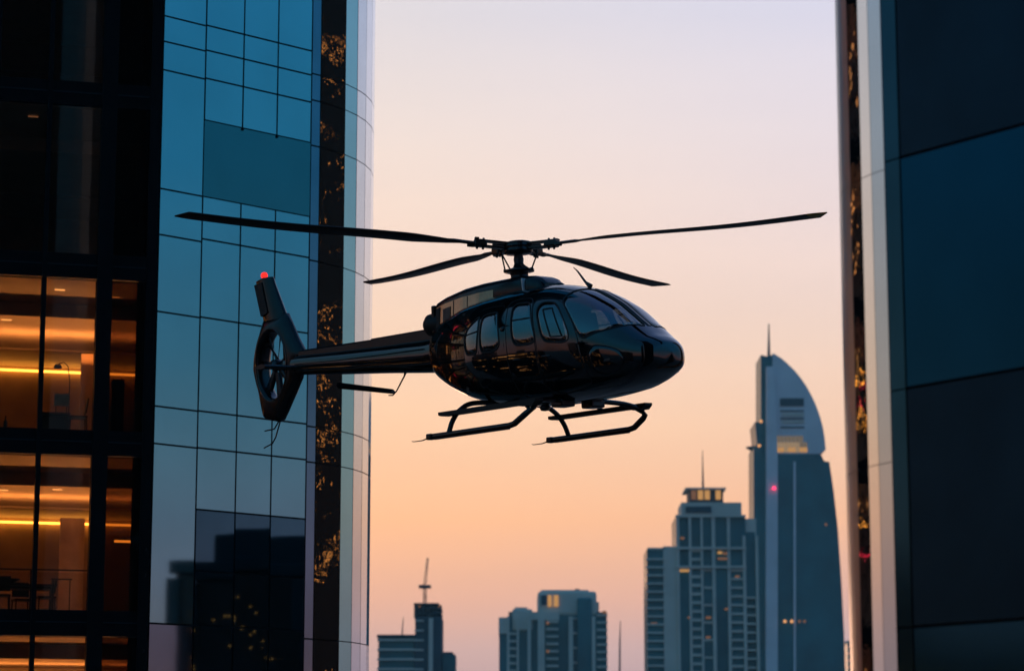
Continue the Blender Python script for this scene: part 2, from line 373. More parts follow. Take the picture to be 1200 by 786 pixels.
# side wall of the rooms, pale panels
MB().hexa([L(A(a, b, z)) for z in (sills[0] - .06, sills[-1]) for a, b in ((.36, -.2), (.46, -.2), (-2.14, -11.1), (-2.25, -11.1))]).build('side_wall', 'wall_paint', LT)
boxA(MB(), .8, 1.44, -8.2, -8.0, 4.15, 7.20).build('pale_partition', 'pale_panel', LT)
boxA(MB(), .5, 1.2, -6.2, -6.0, 8.4, 11.30).build('pale_partition', 'wall_paint', LT)
# small steel hooks on the corner
for z in (5.62, 5.02, 3.25):
    q = A(.12, .05, z)
    MB().tube([L(q), L(q + nA * .07), L(q + nA * .07 + UP * .06)], .014, 8).build('bracket', 'dark_metal', LT)
# unseen area lights added to brighten the ceilings of the lit rooms
for s in (4.2, 8.45, -.05):
    ld = bpy.data.lights.new('ceiling_wash', 'AREA'); ld.shape = 'RECTANGLE'; ld.size = 9.5; ld.size_y = .35; ld.energy = 175; ld.color = (1, .35, .085)
    lo = bpy.data.objects.new('ceiling_wash', ld); sc.collection.objects.link(lo); lo.parent = LT
    lo.location = L(A(3.9, -5.6, s + 2.55)); lo.rotation_euler = (R(180), 0, 0)
    lo.rotation_euler = (R(180), 0, math.atan2(dA.y, dA.x))

# furniture in the lit rooms
def onfloor(s, q, z): p = A(s, q, z); return (p.x, p.y, p.z)
rotA = math.atan2(-dA.y, -dA.x)
FZ = 4.17
tb = thing('dining_table', 'dark long table standing behind the glass rail of the lower lit room', 'table', onfloor(2.95, -2.2, FZ), (0, 0, rotA))
MB().box((0, 0, .745), (1.9, .8, .05), None, .01).build('tabletop', 'dark_furniture', tb)
for x in (-.85, .85):
    for y in (-.32, .32): MB().box((x, y, .36), (.06, .06, .72)).build('leg', 'dark_furniture', tb)
MB().box((0, 0, .69), (1.6, .6, .06)).build('apron', 'dark_furniture', tb)
bw = MB().lathe([(.06, 0), (.09, .02), (.05, .05), (.19, .12), (.21, .135), (.18, .125), (.04, .06)], 20).build('bowl', 'dark_furniture')
bw.location = onfloor(3.05, -2.2, FZ + .772); bw['label'] = 'dark shallow fruit bowl on the long table in the lit room'; bw['category'] = 'bowl'
def chair(s, q, z, ang, label):
    c = thing('chair', label, 'chair', onfloor(s, q, z), (0, 0, rotA + ang), group='chairs in the lit rooms')
    MB().box((0, 0, .45), (.44, .44, .05), None, .015).build('seat', 'dark_furniture', c)
    MB().box((0, .2, .72), (.42, .04, .36), Matrix.Rotation(R(-8), 3, 'X'), .012).build('backrest', 'dark_furniture', c)
    for x in (-.19, .19):
        for y in (-.19, .19): MB().tube([(x, y, .43), (x * 1.08, y * 1.08, 0)], [.018, .012], 8).build('leg', 'dark_furniture', c)
    return c
chair(2.28, -1.9, FZ, R(-80), 'dark chair at the right end of the long table in the lit room')
chair(3.35, -1.5, FZ, R(180), 'dark chair on the window side of the long table')
chair(2.75, -2.9, FZ, R(10), 'dark chair on the far side of the long table, half hidden by it')
sf = thing('sofa', 'cream low sofa behind the long table in the lit room', 'sofa', onfloor(3.1, -5.2, FZ), (0, 0, rotA))
MB().box((0, 0, .25), (2.6, .9, .34), None, .05).build('seat', 'soft_cream', sf)
MB().box((0, .36, .62), (2.6, .22, .5), None, .08).build('backrest', 'soft_cream', sf)
for x in (-1.25, 1.25): MB().box((x, 0, .42), (.2, .9, .34), None, .06).build('armrest', 'soft_cream', sf)
rl = thing('glass_railing', 'glass balustrade with slim dark rail just inside the lower lit room window', 'railing', onfloor(0, -.6, FZ), (0, 0, rotA))
for k in range(6):
    MB().box((-2.05 - k * 1.35, 0, .52), (1.28, .012, .86)).build('glass_sheet', 'clear_glass', rl)
for k in range(7): MB().box((-1.38 - k * 1.35, 0, .5), (.03, .03, 1.0)).build('post', 'dark_metal', rl)
MB().box((-5.4, 0, 1.01), (8.2, .045, .035), None, .008).build('handrail', 'dark_metal', rl)
st = thing('side_stand', 'slim dark metal stand with flat top beside the long table', 'stand', onfloor(1.95, -1.3, FZ), (0, 0, rotA))
for x in (-.2, .2): MB().box((x, 0, .42), (.025, .025, .84)).build('leg', 'dark_metal', st)
MB().box((0, 0, .85), (.5, .1, .03), None, .006).build('top', 'dark_metal', st)
FZ2 = 8.42
dk = thing('desk', 'low dark desk by the window of the upper lit room', 'desk', onfloor(2.3, -.9, FZ2), (0, 0, rotA))
MB().box((0, 0, .5), (.75, .5, .05), None, .008).build('desk_top', 'dark_furniture', dk)
MB().box((0, .1, .25), (.7, .3, .45)).build('cabinet', 'dark_furniture', dk)
chair(1.72, -.9, FZ2, R(-90), 'dark chair drawn up to the low desk in the upper lit room')
pt = thing('floor_lamp', 'slim arched lamp with a small bowl shade hanging in the upper lit room', 'lamp', onfloor(1.8, -2.5, FZ2), (0, 0, rotA))
MB().tube([(0, 0, 0), (0, 0, 1.6), (-.05, 0, 1.95), (-.16, 0, 2.05), (-.28, 0, 2.0)], .012, 8).build('stem', 'dark_metal', pt)
MB().lathe([(.03, .1), (.08, .07), (.11, 0), (.1, -.01), (.07, .05)], 18, c=(-.3, 0, 1.9)).build('shade', 'pale_panel', pt)
MB().lathe([(.16, 0), (.16, .02), (.02, .03)], 18).build('base', 'dark_metal', pt)
bt = MB().lathe([(.045, 0), (.045, .22), (.02, .28), (.016, .36), (.02, .37)], 14).build('bottle', 'dark_furniture')
bt.location = onfloor(3.45, -.5, FZ2); bt['label'] = 'dark bottle standing low behind the upper lit window'; bt['category'] = 'bottle'
cb = thing('wardrobe', 'tall dark cabinet behind the narrow smoked window', 'cabinet', onfloor(.72, -1.6, FZ2), (0, 0, rotA))
MB().box((0, 0, .75), (.3, .4, 1.5), None, .01).build('body', 'dark_furniture', cb)
MB().box((0, -.21, .75), (.27, .02, 1.42)).build('door', 'dark_frame', cb)
fr = thing('picture', 'pale framed picture on a stand by the upper lit window', 'picture', onfloor(2.05, -1.7, FZ2), (0, 0, rotA))
MB().box((0, 0, .98), (.36, .03, .3)).build('canvas', 'soft_cream', fr)
for x in (-.13, .13): MB().box((x, .02, .42), (.02, .02, .84)).build('leg', 'dark_metal', fr)

# ------------------------------------------------------------------ right tower (near, dark stone and teal glass)
azC = R(-37.2); dC = Vector((math.sin(azC), math.cos(azC), 0)); nC = Vector((-math.cos(azC), math.sin(azC), 0))
PC = at(1060, 393, 20.0); PC.z = 0
RT = thing('dark_tower', 'near tower with large black and teal panels and a pale rounded corner', 'tower', (PC.x, PC.y, 0))
O2 = PC
def panel2(a, b, z0, z1, n, m, gap=.006, th=.03, name='cladding_panel'):
    t = (b - a).normalized(); a2 = a + t * gap; b2 = b - t * gap; z0 += gap; z1 -= gap
    off = Vector((O2.x, O2.y, 0)); P = []
    for q in (0, -th): P += [a2 + n * q + UP * z0, b2 + n * q + UP * z0, b2 + n * q + UP * z1, a2 + n * q + UP * z1]
    P = [p + UP * H - off for p in P]
    return MB().add(P, [[0, 1, 2, 3], [7, 6, 5, 4], [0, 4, 5, 1], [1, 5, 6, 2], [2, 6, 7, 3], [3, 7, 4, 0]]).build(name, m, RT)
mat('stone_black', (.012, .030, .046), .32, .9, 1.3, noise=(1.5, .85, 1.15, 4))
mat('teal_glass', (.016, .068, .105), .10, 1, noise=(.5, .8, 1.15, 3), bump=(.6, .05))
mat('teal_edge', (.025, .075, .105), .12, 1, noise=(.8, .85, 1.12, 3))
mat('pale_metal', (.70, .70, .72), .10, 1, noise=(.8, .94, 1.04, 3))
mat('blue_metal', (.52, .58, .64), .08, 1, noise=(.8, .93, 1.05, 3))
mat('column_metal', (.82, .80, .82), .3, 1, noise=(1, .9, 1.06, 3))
mat('dark_glass_strip', (.42, .42, .45), .02, 1, bump=(6, .12))
zC = [5.06 - 1.89 * k for k in range(-3, 5)][::-1]     # joint heights
zc0 = zC[0]
bandm = {}
for i in range(len(zC) - 1):
    mid = (zC[i] + zC[i + 1]) / 2
    m = 'teal_glass' if (3.2 < mid < 5.0 or mid < 1.2 and mid > -.5) else 'stone_black'
    tC = -dC
    xs = [0, 1.9, 3.9, 5.9, 7.9, 9.9, 11.9]
    for j in range(len(xs) - 1): panel2(PC + tC * xs[j], PC + tC * xs[j + 1], zC[i], zC[i + 1], nC, m, gap=.013)
xs = [0, 1.9, 3.9, 5.9, 7.9, 9.9, 11.9]
for j in range(6):
    panel2(PC - dC * xs[j], PC - dC * xs[j + 1], -H + .3, zC[0], nC, 'stone_black'); panel2(PC - dC * xs[j], PC - dC * xs[j + 1], zC[-1], 60, nC, 'stone_black')
RC2 = 1.7; CC = PC - nC * RC2
ph2 = [0, 6.2, 12.2, 17.8, 25.6, 30, 35, 40, 46, 52, 60, 70, 82, 96, 110]
def cp2(phi, r=RC2):
    # normal rotates from nC towards +dC
    v = nC * math.cos(R(phi)) + dC * math.sin(R(phi)); return CC + v * r
cz = [-3, .35, 2.6, 5.0, 7.2, 12]
for k in range(len(ph2) - 1):
    a, b = cp2(ph2[k]), cp2(ph2[k + 1]); v = (nC * math.cos(R((ph2[k] + ph2[k + 1]) / 2)) + dC * math.sin(R((ph2[k] + ph2[k + 1]) / 2)))
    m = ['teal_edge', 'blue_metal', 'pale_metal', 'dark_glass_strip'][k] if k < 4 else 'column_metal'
    zz = zC if k == 0 else cz
    zz = [-H + .3] + zz + [60]
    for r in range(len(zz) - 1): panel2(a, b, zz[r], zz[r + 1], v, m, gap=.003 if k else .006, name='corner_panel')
off = Vector((PC.x, PC.y, 0))
pl = [PC - dC * 12 - nC * .035, PC - nC * .035] + [cp2(p, RC2 - .035) for p in ph2[1:]]
pl += [pl[-1] + Vector((9, 3, 0)), PC - dC * 12 + Vector((9, 3, 0))]
MB().prism([tuple(p - off)[:2] for p in pl], .1, H + 60).build('core', 'facade_joint', RT)

# ------------------------------------------------------------------ towers beyond the frame (placed to be mirrored in the glass and in the paint)
def lit_wall(name, base, dens, cell, es, warm=(1, .5, .15), bs=.06):
    """dark glass wall with scattered lit windows"""
    m = bpy.data.materials.new(name); m.use_nodes = True; t = m.node_tree; b = t.nodes['Principled BSDF']
    b.inputs['Base Color'].default_value = (*base, 1); b.inputs['Roughness'].default_value = .25; b.inputs['Metallic'].default_value = .0
    c = N(t, 'ShaderNodeTexCoord'); s = N(t, 'ShaderNodeSeparateXYZ'); t.links.new(c.outputs['Object'], s.inputs[0])
    ax = N(t, 'ShaderNodeMath', operation='ADD'); t.links.new(s.outputs[0], ax.inputs[0]); t.links.new(s.outputs[1], ax.inputs[1])
    def q(src, size):
        d = N(t, 'ShaderNodeMath', operation='DIVIDE'); t.links.new(src, d.inputs[0]); d.inputs[1].default_value = size
        f = N(t, 'ShaderNodeMath', operation='FLOOR'); t.links.new(d.outputs[0], f.inputs[0])
        r = N(t, 'ShaderNodeMath', operation='FRACT'); t.links.new(d.outputs[0], r.inputs[0]); return f.outputs[0], r.outputs[0]
    fx, rx = q(ax.outputs[0], cell[0]); fz, rz = q(s.outputs[2], cell[1])
    cx = N(t, 'ShaderNodeCombineXYZ'); t.links.new(fx, cx.inputs[0]); t.links.new(fz, cx.inputs[1])
    wn = N(t, 'ShaderNodeTexWhiteNoise', noise_dimensions='3D'); t.links.new(cx.outputs[0], wn.inputs['Vector'])
    big = N(t, 'ShaderNodeTexNoise'); big.inputs['Scale'].default_value = bs; big.inputs['Detail'].default_value = 3; t.links.new(c.outputs['Object'], big.inputs['Vector'])
    th = N(t, 'ShaderNodeMapRange'); t.links.new(big.outputs['Fac'], th.inputs['Value']); th.inputs['From Min'].default_value = .49; th.inputs['From Max'].default_value = .66; th.inputs['To Max'].default_value = dens * 3
    lt = N(t, 'ShaderNodeMath', operation='LESS_THAN'); t.links.new(wn.outputs['Value'], lt.inputs[0]); t.links.new(th.outputs[0], lt.inputs[1])
    g1 = N(t, 'ShaderNodeMath', operation='GREATER_THAN'); t.links.new(rx, g1.inputs[0]); g1.inputs[1].default_value = .3
    g2 = N(t, 'ShaderNodeMath', operation='GREATER_THAN'); t.links.new(rz, g2.inputs[0]); g2.inputs[1].default_value = .6
    p1 = N(t, 'ShaderNodeMath', operation='MULTIPLY'); t.links.new(g1.outputs[0], p1.inputs[0]); t.links.new(g2.outputs[0], p1.inputs[1])
    p2 = N(t, 'ShaderNodeMath', operation='MULTIPLY'); t.links.new(p1.outputs[0], p2.inputs[0]); t.links.new(lt.outputs[0], p2.inputs[1])
    p3 = N(t, 'ShaderNodeMath', operation='MULTIPLY'); t.links.new(p2.outputs[0], p3.inputs[0]); p3.inputs[1].default_value = es
    b.inputs['Emission Color'].default_value = (*warm, 1); t.links.new(p3.outputs[0], b.inputs['Emission Strength'])
    M[name] = m
lit_wall('night_wall', (.012, .012, .014), .05, (.26, .12), 2.6, (1, .40, .09), .7)
lit_wall('city_wall', (.010, .009, .009), .05, (1.6, 3.4), 5.0, (1, .42, .12))
lit_wall('night_wall_sparse', (.012, .022, .03), .022, (.12, .2), 2.2, (1, .30, .06), .3)
mat('dusk_wall', (.006, .007, .009), .5, noise=(.1, .7, 1.3, 4))
def city_tower(x, y, wx, wy, top, m, label, rot=0, group='towers around the square beyond the frame'):
    t = thing('city_tower', label, 'tower', (x, y, 0), (0, 0, R(rot)), group=group)
    hh = H + top
    MB().box((0, 0, hh / 2), (wx, wy, hh), None, .4).build('shaft', m, t)
    MB().box((0, 0, hh + 1.2), (wx * .7, wy * .7, 2.6), None, .2).build('roof_plant', 'far_dark', t)
    MB().box((0, 0, hh + .2), (wx + .6, wy + .6, .8), None, .1).build('parapet', 'far_dark', t)
    for sx in (-1, 1):
        for sy in (-1, 1): MB().box((sx * wx * .5, sy * wy * .5, hh / 2), (.8, .8, hh - 1)).build('corner_fin', 'far_dark', t)
    return t
city_tower(63, 80, 16, 16, 60, 'night_wall', 'tall black tower with gold lit windows, seen only in the wavy glass strip', 0)
city_tower(92, 44.5, 10, 8, 13.5, 'night_wall_sparse', 'low dark block mirrored in the lower blue panes', 10)
city_tower(48, -85, 110, 20, 95, 'dusk_wall', 'broad dark tower added behind the viewpoint to darken the frontal glazing', -15)  # unseen, added so the frontal glazing mirrors something dark
city_tower(-150, 45, 40, 60, 6, 'city_wall', 'low block with gold windows, added to be mirrored in the helicopter flank', 5)  # unseen block, added to darken low reflections in the paint
city_tower(-130, -40, 30, 60, 19, 'city_wall', 'middle block with gold windows, added to be mirrored in the helicopter doors', 0)  # likewise added out of view for the door reflections
city_tower(-170, 62, 30, 30, 14, 'night_wall_sparse', 'dark block far left beyond the blue glass tower', 20)
city_tower(-90, -110, 36, 30, 22, 'night_wall_sparse', 'dark block behind and left of the viewpoint', 0)

# ------------------------------------------------------------------ far skyline
def sky_tower(name, label, cat, px, Y): 
    p = at(px, 600, Y); return thing(name, label, cat, (p.x, p.y, 0))
def mX(px, Y): return at(px, 650, Y).x
def mZ(py, Y): return at(600, py, Y).z
class Far:
    def __init__(s, t, Y): s.t = t; s.Y = Y; s.o = t.location
    def box(s, name, m, px0, px1, y0, y1, q0=0, q1=30, bev=0):   # y0 top pixel, y1 bottom pixel (None = ground)
        x0, x1 = mX(px0, s.Y), mX(px1, s.Y); z1 = mZ(y0, s.Y); z0 = 0.1 if y1 is None else mZ(y1, s.Y)
        mb = MB().box(((x0 + x1) / 2 - s.o.x, (q0 + q1) / 2, (z0 + z1) / 2), (x1 - x0, q1 - q0, z1 - z0), None, bev)
        return mb.build(name, m, s.t)
    def stack(s, name, m, px0, px1, y0, y1, step, th, q0, q1):
        x0, x1 = mX(px0, s.Y), mX(px1, s.Y); z = mZ(y0, s.Y); zb = mZ(y1, s.Y) if y1 else mZ(800, s.Y)
        while z > zb: MB().box(((x0 + x1) / 2 - s.o.x, (q0 + q1) / 2, z), (x1 - x0, q1 - q0, th)).build(name.replace('_stack', ''), m, s.t); z -= step
# T1 sail-topped tower
Y1 = 1300
t = sky_tower('sail_tower', 'dark blue skyscraper with quarter-round sail crown and tall spire', 'skyscraper', 935, Y1); F1 = Far(t, Y1)
def P1(px, py, q=0): p = at(px, py, Y1); return Vector((p.x - t.location.x, q, p.z))
def curve_poly(pts): return [P1(*p) for p in pts]
def slab(name, m, pts, q0, q1):
    P = [P1(*p) for p in pts]; n = len(P)
    return MB().add([(p.x, q0, p.z) for p in P] + [(p.x, q1, p.z) for p in P],
        [list(range(n)), list(range(2 * n - 1, n - 1, -1))] + [[i, (i + 1) % n, n + (i + 1) % n, n + i] for i in range(n)]).build(name, m, t)
crown = [(906, 413), (908, 413.8), (916.5, 419), (924, 425.7), (932, 433.4), (939, 442), (945.4, 451.3), (951, 461.4), (955.2, 470), (958.7, 479), (962.3, 489.5), (965.2, 501), (967, 512), (968.3, 526), (960, 531), (906, 531)]
slab('crown', 'far_metal', crown, 2, 34)
slab('body', 'far_glass', [(906, 532), (962, 532), (966, 540), (972, 541), (977, 575), (982, 620), (986, 680), (989, 740), (991, 800), (993, 1100), (906, 1100)], 0, 36)
slab('side_wing', 'far_glass', [(885.5, 493), (892.5, 493), (892.5, 414), (900, 416), (906, 414), (906, 1100), (886, 1100), (884, 540), (884, 522), (888, 520)], 4, 32)
slab('edge_fin', 'far_metal', [(898, 430), (906.5, 430), (911, 540), (911, 1100), (897, 1100)], -2.0, 5)
slab('centre_fin', 'far_metal', [(929.6, 541), (932.2, 541), (933, 1100), (930, 1100)], -1.2, 4)
for y0, y1, m in ((466, 475, 'far_dark'), (480, 481.5, 'far_dark'), (483.5, 487, 'far_concrete'), (489, 490.5, 'far_dark'), (492, 495, 'far_concrete'), (499, 500.5, 'far_dark')):
    F1.box('louvre', m, 918 if m == 'far_dark' else 920, 946, y0, y1, 1.3, 4)
for k in range(9):  # crown-base glow imitated by glowing panels, dimmer in each higher row
    F1.box('lit_window', 'lit_window' if k % 3 else 'crown_glow', 908 + k * 4.6, 912.2 + k * 4.6, 523.5, 529, 1.6, 6)
    F1.box('lit_window', 'crown_glow' if k < 7 else 'crown_glow_faint', 908 + k * 4.6, 912.2 + k * 4.6, 517.5, 523, 1.7, 6)
    if k < 8: F1.box('lit_window', 'crown_glow_faint', 908 + k * 4.6, 912.2 + k * 4.6, 510, 517, 1.8, 6)
MB().tube([P1(905, 414, 18), P1(905, 372, 18)], [.9, .3], 8).build('spire', 'far_dark', t)
slab('roof_arm', 'far_dark', [(877, 520), (888, 519), (888, 525), (884, 524)], 10, 16)
for px, py, m in ((891, 494.5, 'lamp_amber'), (906.3, 572.5, 'lamp_red'), (919, 728, 'lamp_amber'), (927, 728, 'lamp_amber'), (936, 728, 'lit_window_dim'), (942, 728, 'lit_window_dim'), (889, 523, 'lamp_amber'), (967, 615, 'lit_window_dim')):
    MB().lathe([(.1, -.8), (.7, -.4), (.8, 0), (.7, .4), (.1, .8)], 10, c=P1(px, py, -3.2)).build('lamp', m, t)
# T2 stepped classic tower
Y2 = 1000
t = sky_tower('stepped_tower', 'stepped pale stone tower with lit roof lantern and thin mast', 'skyscraper', 825, Y2); F2 = Far(t, Y2)
F2.box('left_wing', 'far_glass', 758, 779, 643, None, 0, 26)
F2.stack('balcony_stack', 'far_concrete', 756.8, 778, 655, None, 3.2, .7, -1.6, .5)
F2.box('stone_face', 'far_concrete', 777, 793, 640, None, -1, 26)
F2.box('roof_edge', 'far_concrete', 759, 779, 641.5, 644, -1, 20)
F2.box('shaft', 'far_glass', 793, 874, 604, None, 0, 30)
F2.box('right_wing', 'far_glass', 872, 888, 628, None, 2, 30)
F2.box('upper_tier', 'far_concrete', 800, 871, 587, 605, 4, 26)
F2.box('recess', 'far_dark', 805, 835, 592, 599, 3.2, 5)
F2.box('roof_lantern', 'far_dark', 810, 850, 571, 588, 6, 22)
F2.box('lantern_roof', 'far_concrete', 805, 853, 569.5, 571.5, 4, 24)
for x, m in ((812, 'lit_window_dim'), (820, 'lit_window'), (828, 'lit_window'), (841, 'lit_window')): F2.box('lit_window', m, x, x + 6, 572.5, 583, 5.2, 7)
F2.box('corner_tower', 'far_concrete', 856, 887, 607, 640, 1, 24); F2.box('corner_glass', 'far_glass', 858, 885, 623, 700, .3, 3)
for px0, px1 in ((793, 796), (807, 810), (821, 823.5), (834, 838), (852, 855.5), (870, 873.5), (885, 888)):
    F2.box('pier', 'far_concrete', px0, px1, 604 if px0 < 856 else 628, None, -1.8, 2)
for y in (603.5, 641, 663): F2.box('cornice', 'far_concrete', 792, 874, y, y + 2.6, -2.2, 1)
F2.stack('balcony_stack', 'far_concrete', 810, 821, 645, None, 3.4, 1.1, -1.2, .5)
F2.stack('balcony_stack', 'far_concrete', 856, 870, 668, None, 3.4, .9, -1.2, .5)
F2.stack('floor_band', 'far_concrete', 824, 834, 668, None, 6.8, .8, -.8, .5)
F2.stack('floor_band', 'far_concrete', 874, 885, 700, None, 3.4, .7, -.9, 3)
for x, y, wd, m in ((794, 667, 14, 'lit_window'), (841, 646, 5, 'lit_window'), (847, 647, 6, 'lit_window_dim'), (841, 653, 12, 'lit_window_dim'), (861, 674, 5, 'lit_window_dim'), (826, 722, 6, 'lit_window_dim'), (805, 722, 4, 'lit_window_dim'), (762, 729, 7, 'lit_window_dim'), (848, 712, 4, 'lit_window_dim'), (826, 745, 5, 'lit_window_dim'), (797, 629, 5, 'lit_window_dim')):
    F2.box('lit_window', m, x, x + wd, y, y + 2.6, -.9, 1)
MB().tube([(mX(828, Y2) - t.location.x, 14, mZ(571, Y2)), (mX(828, Y2) - t.location.x, 14, mZ(522, Y2))], [.5, .12], 8).build('mast', 'far_dark', t)
# T3 twin-stepped blocky tower
Y3 = 1150
t = sky_tower('hotel_tower', 'broad dusky tower with stepped shoulders and two lit roof windows', 'skyscraper', 650, Y3); F3 = Far(t, Y3)
F3.box('shaft', 'far_glass', 596, 700, 716, None, 2, 34)
F3.box('left_wing', 'far_glass', 585, 600, 726, None, 0, 30); F3.box('left_cap', 'far_concrete', 584.5, 596, 723, 742, -1, 28)
F3.box('left_shoulder', 'far_concrete', 600, 624, 713, 738, 0, 28, 1); F3.box('left_dome', 'far_concrete', 603, 618, 710.5, 714, 3, 22)
F3.box('crown', 'far_concrete', 630, 699, 692, 720, 1, 32, 1.5); F3.box('crown_top', 'far_concrete', 634, 690, 689.5, 693, 6, 28); F3.box('vent_box', 'far_dark', 674, 680, 687.5, 690, 10, 20)
F3.box('right_wing', 'far_glass', 694, 711, 716, None, 3, 34); F3.box('right_cap', 'far_concrete', 694, 702, 704, 716, 4, 30)
F3.box('crown_recess', 'far_dark', 634, 641, 697, 708, .2, 3); F3.box('round_bay', 'far_glass', 676, 693, 700, None, -1.5, 4, 1)
for px0, px1 in ((594, 597), (605.5, 608), (618, 622), (630, 638), (666, 671), (693, 697)): F3.box('pier', 'far_concrete', px0, px1, 722, None, -1.6, 4)
F3.box('spandrel_panel', 'far_concrete', 622, 655, 717, 726, -.6, 3)
F3.stack('balcony_stack', 'far_concrete', 597, 605, 742, None, 3.3, .9, -1, 2.5)
F3.stack('balcony_stack', 'far_concrete', 640, 654, 728, None, 3.3, .9, -1, 2.5)
F3.stack('balcony_stack', 'far_concrete', 699, 711.5, 720, None, 3.3, .9, 1, 4)
F3.stack('floor_band', 'far_concrete', 671, 676, 724, None, 6.6, .8, 0, 3)
for x, y, a, b, m in ((642, 697, 4, 13, 'lit_window'), (649, 697, 5, 13, 'lit_window'), (640, 728, 3, 3, 'lit_window_dim'), (640, 761, 3, 3, 'lit_window_dim'), (706, 715, 4, 3, 'lit_window_dim')):
    F3.box('lit_window', m, x, x + a, y, y + b, -1.4 if y > 720 else .3, 3)
# T4 tower under construction
Y4 = 900
t = sky_tower('unfinished_tower', 'dark unfinished concrete tower with ragged open top floors', 'skyscraper', 500, Y4); F4 = Far(t, Y4)
F4.box('podium_block', 'far_glass', 444, 486, 745, None, 2, 26); F4.stack('floor_band', 'far_concrete', 443, 487, 749, None, 3.4, .7, .5, 4)
F4.box('podium_roof', 'far_dark', 442.5, 487, 743, 746, 0, 27)
F4.box('shaft', 'far_dark', 487, 518, 722, None, 0, 24); F4.stack('floor_band', 'far_concrete', 486.5, 497, 727, None, 3.4, .6, -.8, 2)
F4.box('core_pier', 'far_concrete', 503, 508, 724, None, -1.4, 2)
for k, (a, b) in enumerate(((485.5, 490), (493, 497), (500, 503), (507, 511), (513, 517))): F4.box('column', 'far_dark', a, b, 707 + (k % 2) * 1.5, 723, 1 + k, 8 + 2 * k)
for y in (706, 711.5, 717): F4.box('open_floor', 'far_dark', 485 + (y - 706) * .1, 517.5 - (y == 706) * 3, y, y + 1.6, 0, 20)
F4.box('right_annex', 'far_glass', 519, 534, 766, None, 2, 20); F4.box('annex_roof', 'far_dark', 518.5, 531, 763, 766, 2, 20)
for x, y in ((514, 709), (491, 709)): F4.box('lit_window', 'lit_window_dim', x, x + 2, y, y + 2, -1, 1)
cr = thing('tower_crane', 'thin tower crane rising from the unfinished tower', 'crane', (mX(497, Y4), Y4 + 10, mZ(706, Y4)))
def cz_(py): return mZ(py, Y4) - cr.location.z
mb = MB(); hh = cz_(686)
for sx in (-.5, .5):
    for sy in (-.5, .5): mb.tube([(sx, sy, 0), (sx, sy, hh)], .14, 6)
for k in range(6): mb.tube([(-.5, -.5, hh * k / 6), (.5, -.5, hh * (k + 1) / 6)], .1, 5); mb.tube([(.5, .5, hh * k / 6), (-.5, .5, hh * (k + 1) / 6)], .1, 5)
mb.build('mast', 'far_dark', cr)
MB().box((0, 0, hh + .5), (4.4, 2.2, 1.2), None, .2).build('slewing_platform', 'far_dark', cr)
mb = MB(); jt = cz_(650)
for sx in (-.45, .45): mb.tube([(sx, 0, hh + 1), (sx * .5 + .9, 1, jt)], .15, 6)
for k in range(7):
    f0, f1 = k / 7, (k + 1) / 7
    mb.tube([(-.45 + f0 * 1.1, f0, hh + 1 + (jt - hh - 1) * f0), (.45 + f1 * .6, f1, hh + 1 + (jt - hh - 1) * f1)], .09, 5)
mb.build('jib', 'far_dark', cr)
MB().box((.2, -.4, hh - 3), (1.2, 1.2, 1.6), None, .1).build('cab', 'clear_glass', cr)
# thin masts
def mast(px, y0, y1, Y, label, r):
    m_ = MB(); x = at(px, 700, Y).x; z0, z1 = mZ(y1, Y), mZ(y0, Y)
    o = m_.tube([(0, 0, -z0 + .1), (0, 0, 0), (.2, 0, (z1 - z0) * .6), (.5, 0, z1 - z0)], [r * 2, r * 1.3, r, r * .4], 8).build('radio_mast', 'far_dark')
    for_ = o; o.location = (x, Y, z0); o['label'] = label; o['category'] = 'mast'; o['group'] = 'thin masts on the skyline'
mast(725.5, 727, 790, 1100, 'thin pale mast standing alone right of the broad hotel tower', .35)
mast(471.5, 722, 745, 930, 'short thin mast behind the low wing of the unfinished tower', .2)
t = sky_tower('distant_block', 'small far block glimpsed between the sail tower and the near dark tower', 'building', 996, 1500); F5 = Far(t, 1500)
F5.box('shaft', 'far_glass', 991, 1003, 752, None, 0, 30); F5.box('roof_band', 'far_concrete', 990.5, 1003, 750, 753, -1, 30); F5.stack('floor_band', 'far_concrete', 990.6, 1003, 757, None, 4, .9, -1, 1)

# ------------------------------------------------------------------ helicopter
HUB = at(607, 290, 41.0)
YAW, ROLL = R(-45), R(4.5)
HR = Matrix.Rotation(YAW, 4, 'Z') @ Matrix.Rotation(ROLL, 4, 'X')
base = HUB + HR @ Vector((.3, 0, -3.1))
HC = thing('helicopter', 'glossy black helicopter hovering between the towers, seen from below its right side', 'helicopter', base, HR.to_euler())
HO = Vector((-.3, 0, 3.1))         # hub in the helicopter's own frame
def HL(p): return Vector(p) + HO
def hb(mb, name, m, parent=HC, label=None):
    mb.v = [tuple(HL(v)) for v in mb.v]; return mb.build(name, m, parent, label)
ST = [(-2.0, .22, -1.2, -1.72), (-1.85, .38, -1.1, -1.95), (-1.6, .52, -1.0, -2.12), (-1.2, .7, -.9, -2.32), (-.8, .84, -.82, -2.47), (-.2, .96, -.77, -2.6), (.4, 1.0, -.75, -2.67), (1, 1, -.77, -2.70), (1.6, .96, -.9, -2.69), (2.2, .87, -1.2, -2.65), (2.65, .71, -1.56, -2.57), (2.95, .56, -1.80, -2.46), (3.10, .42, -1.90, -2.39), (3.175, .26, -1.98, -2.31), (3.205, .01, -2.12, -2.15)]
SX = [s[0] for s in ST]
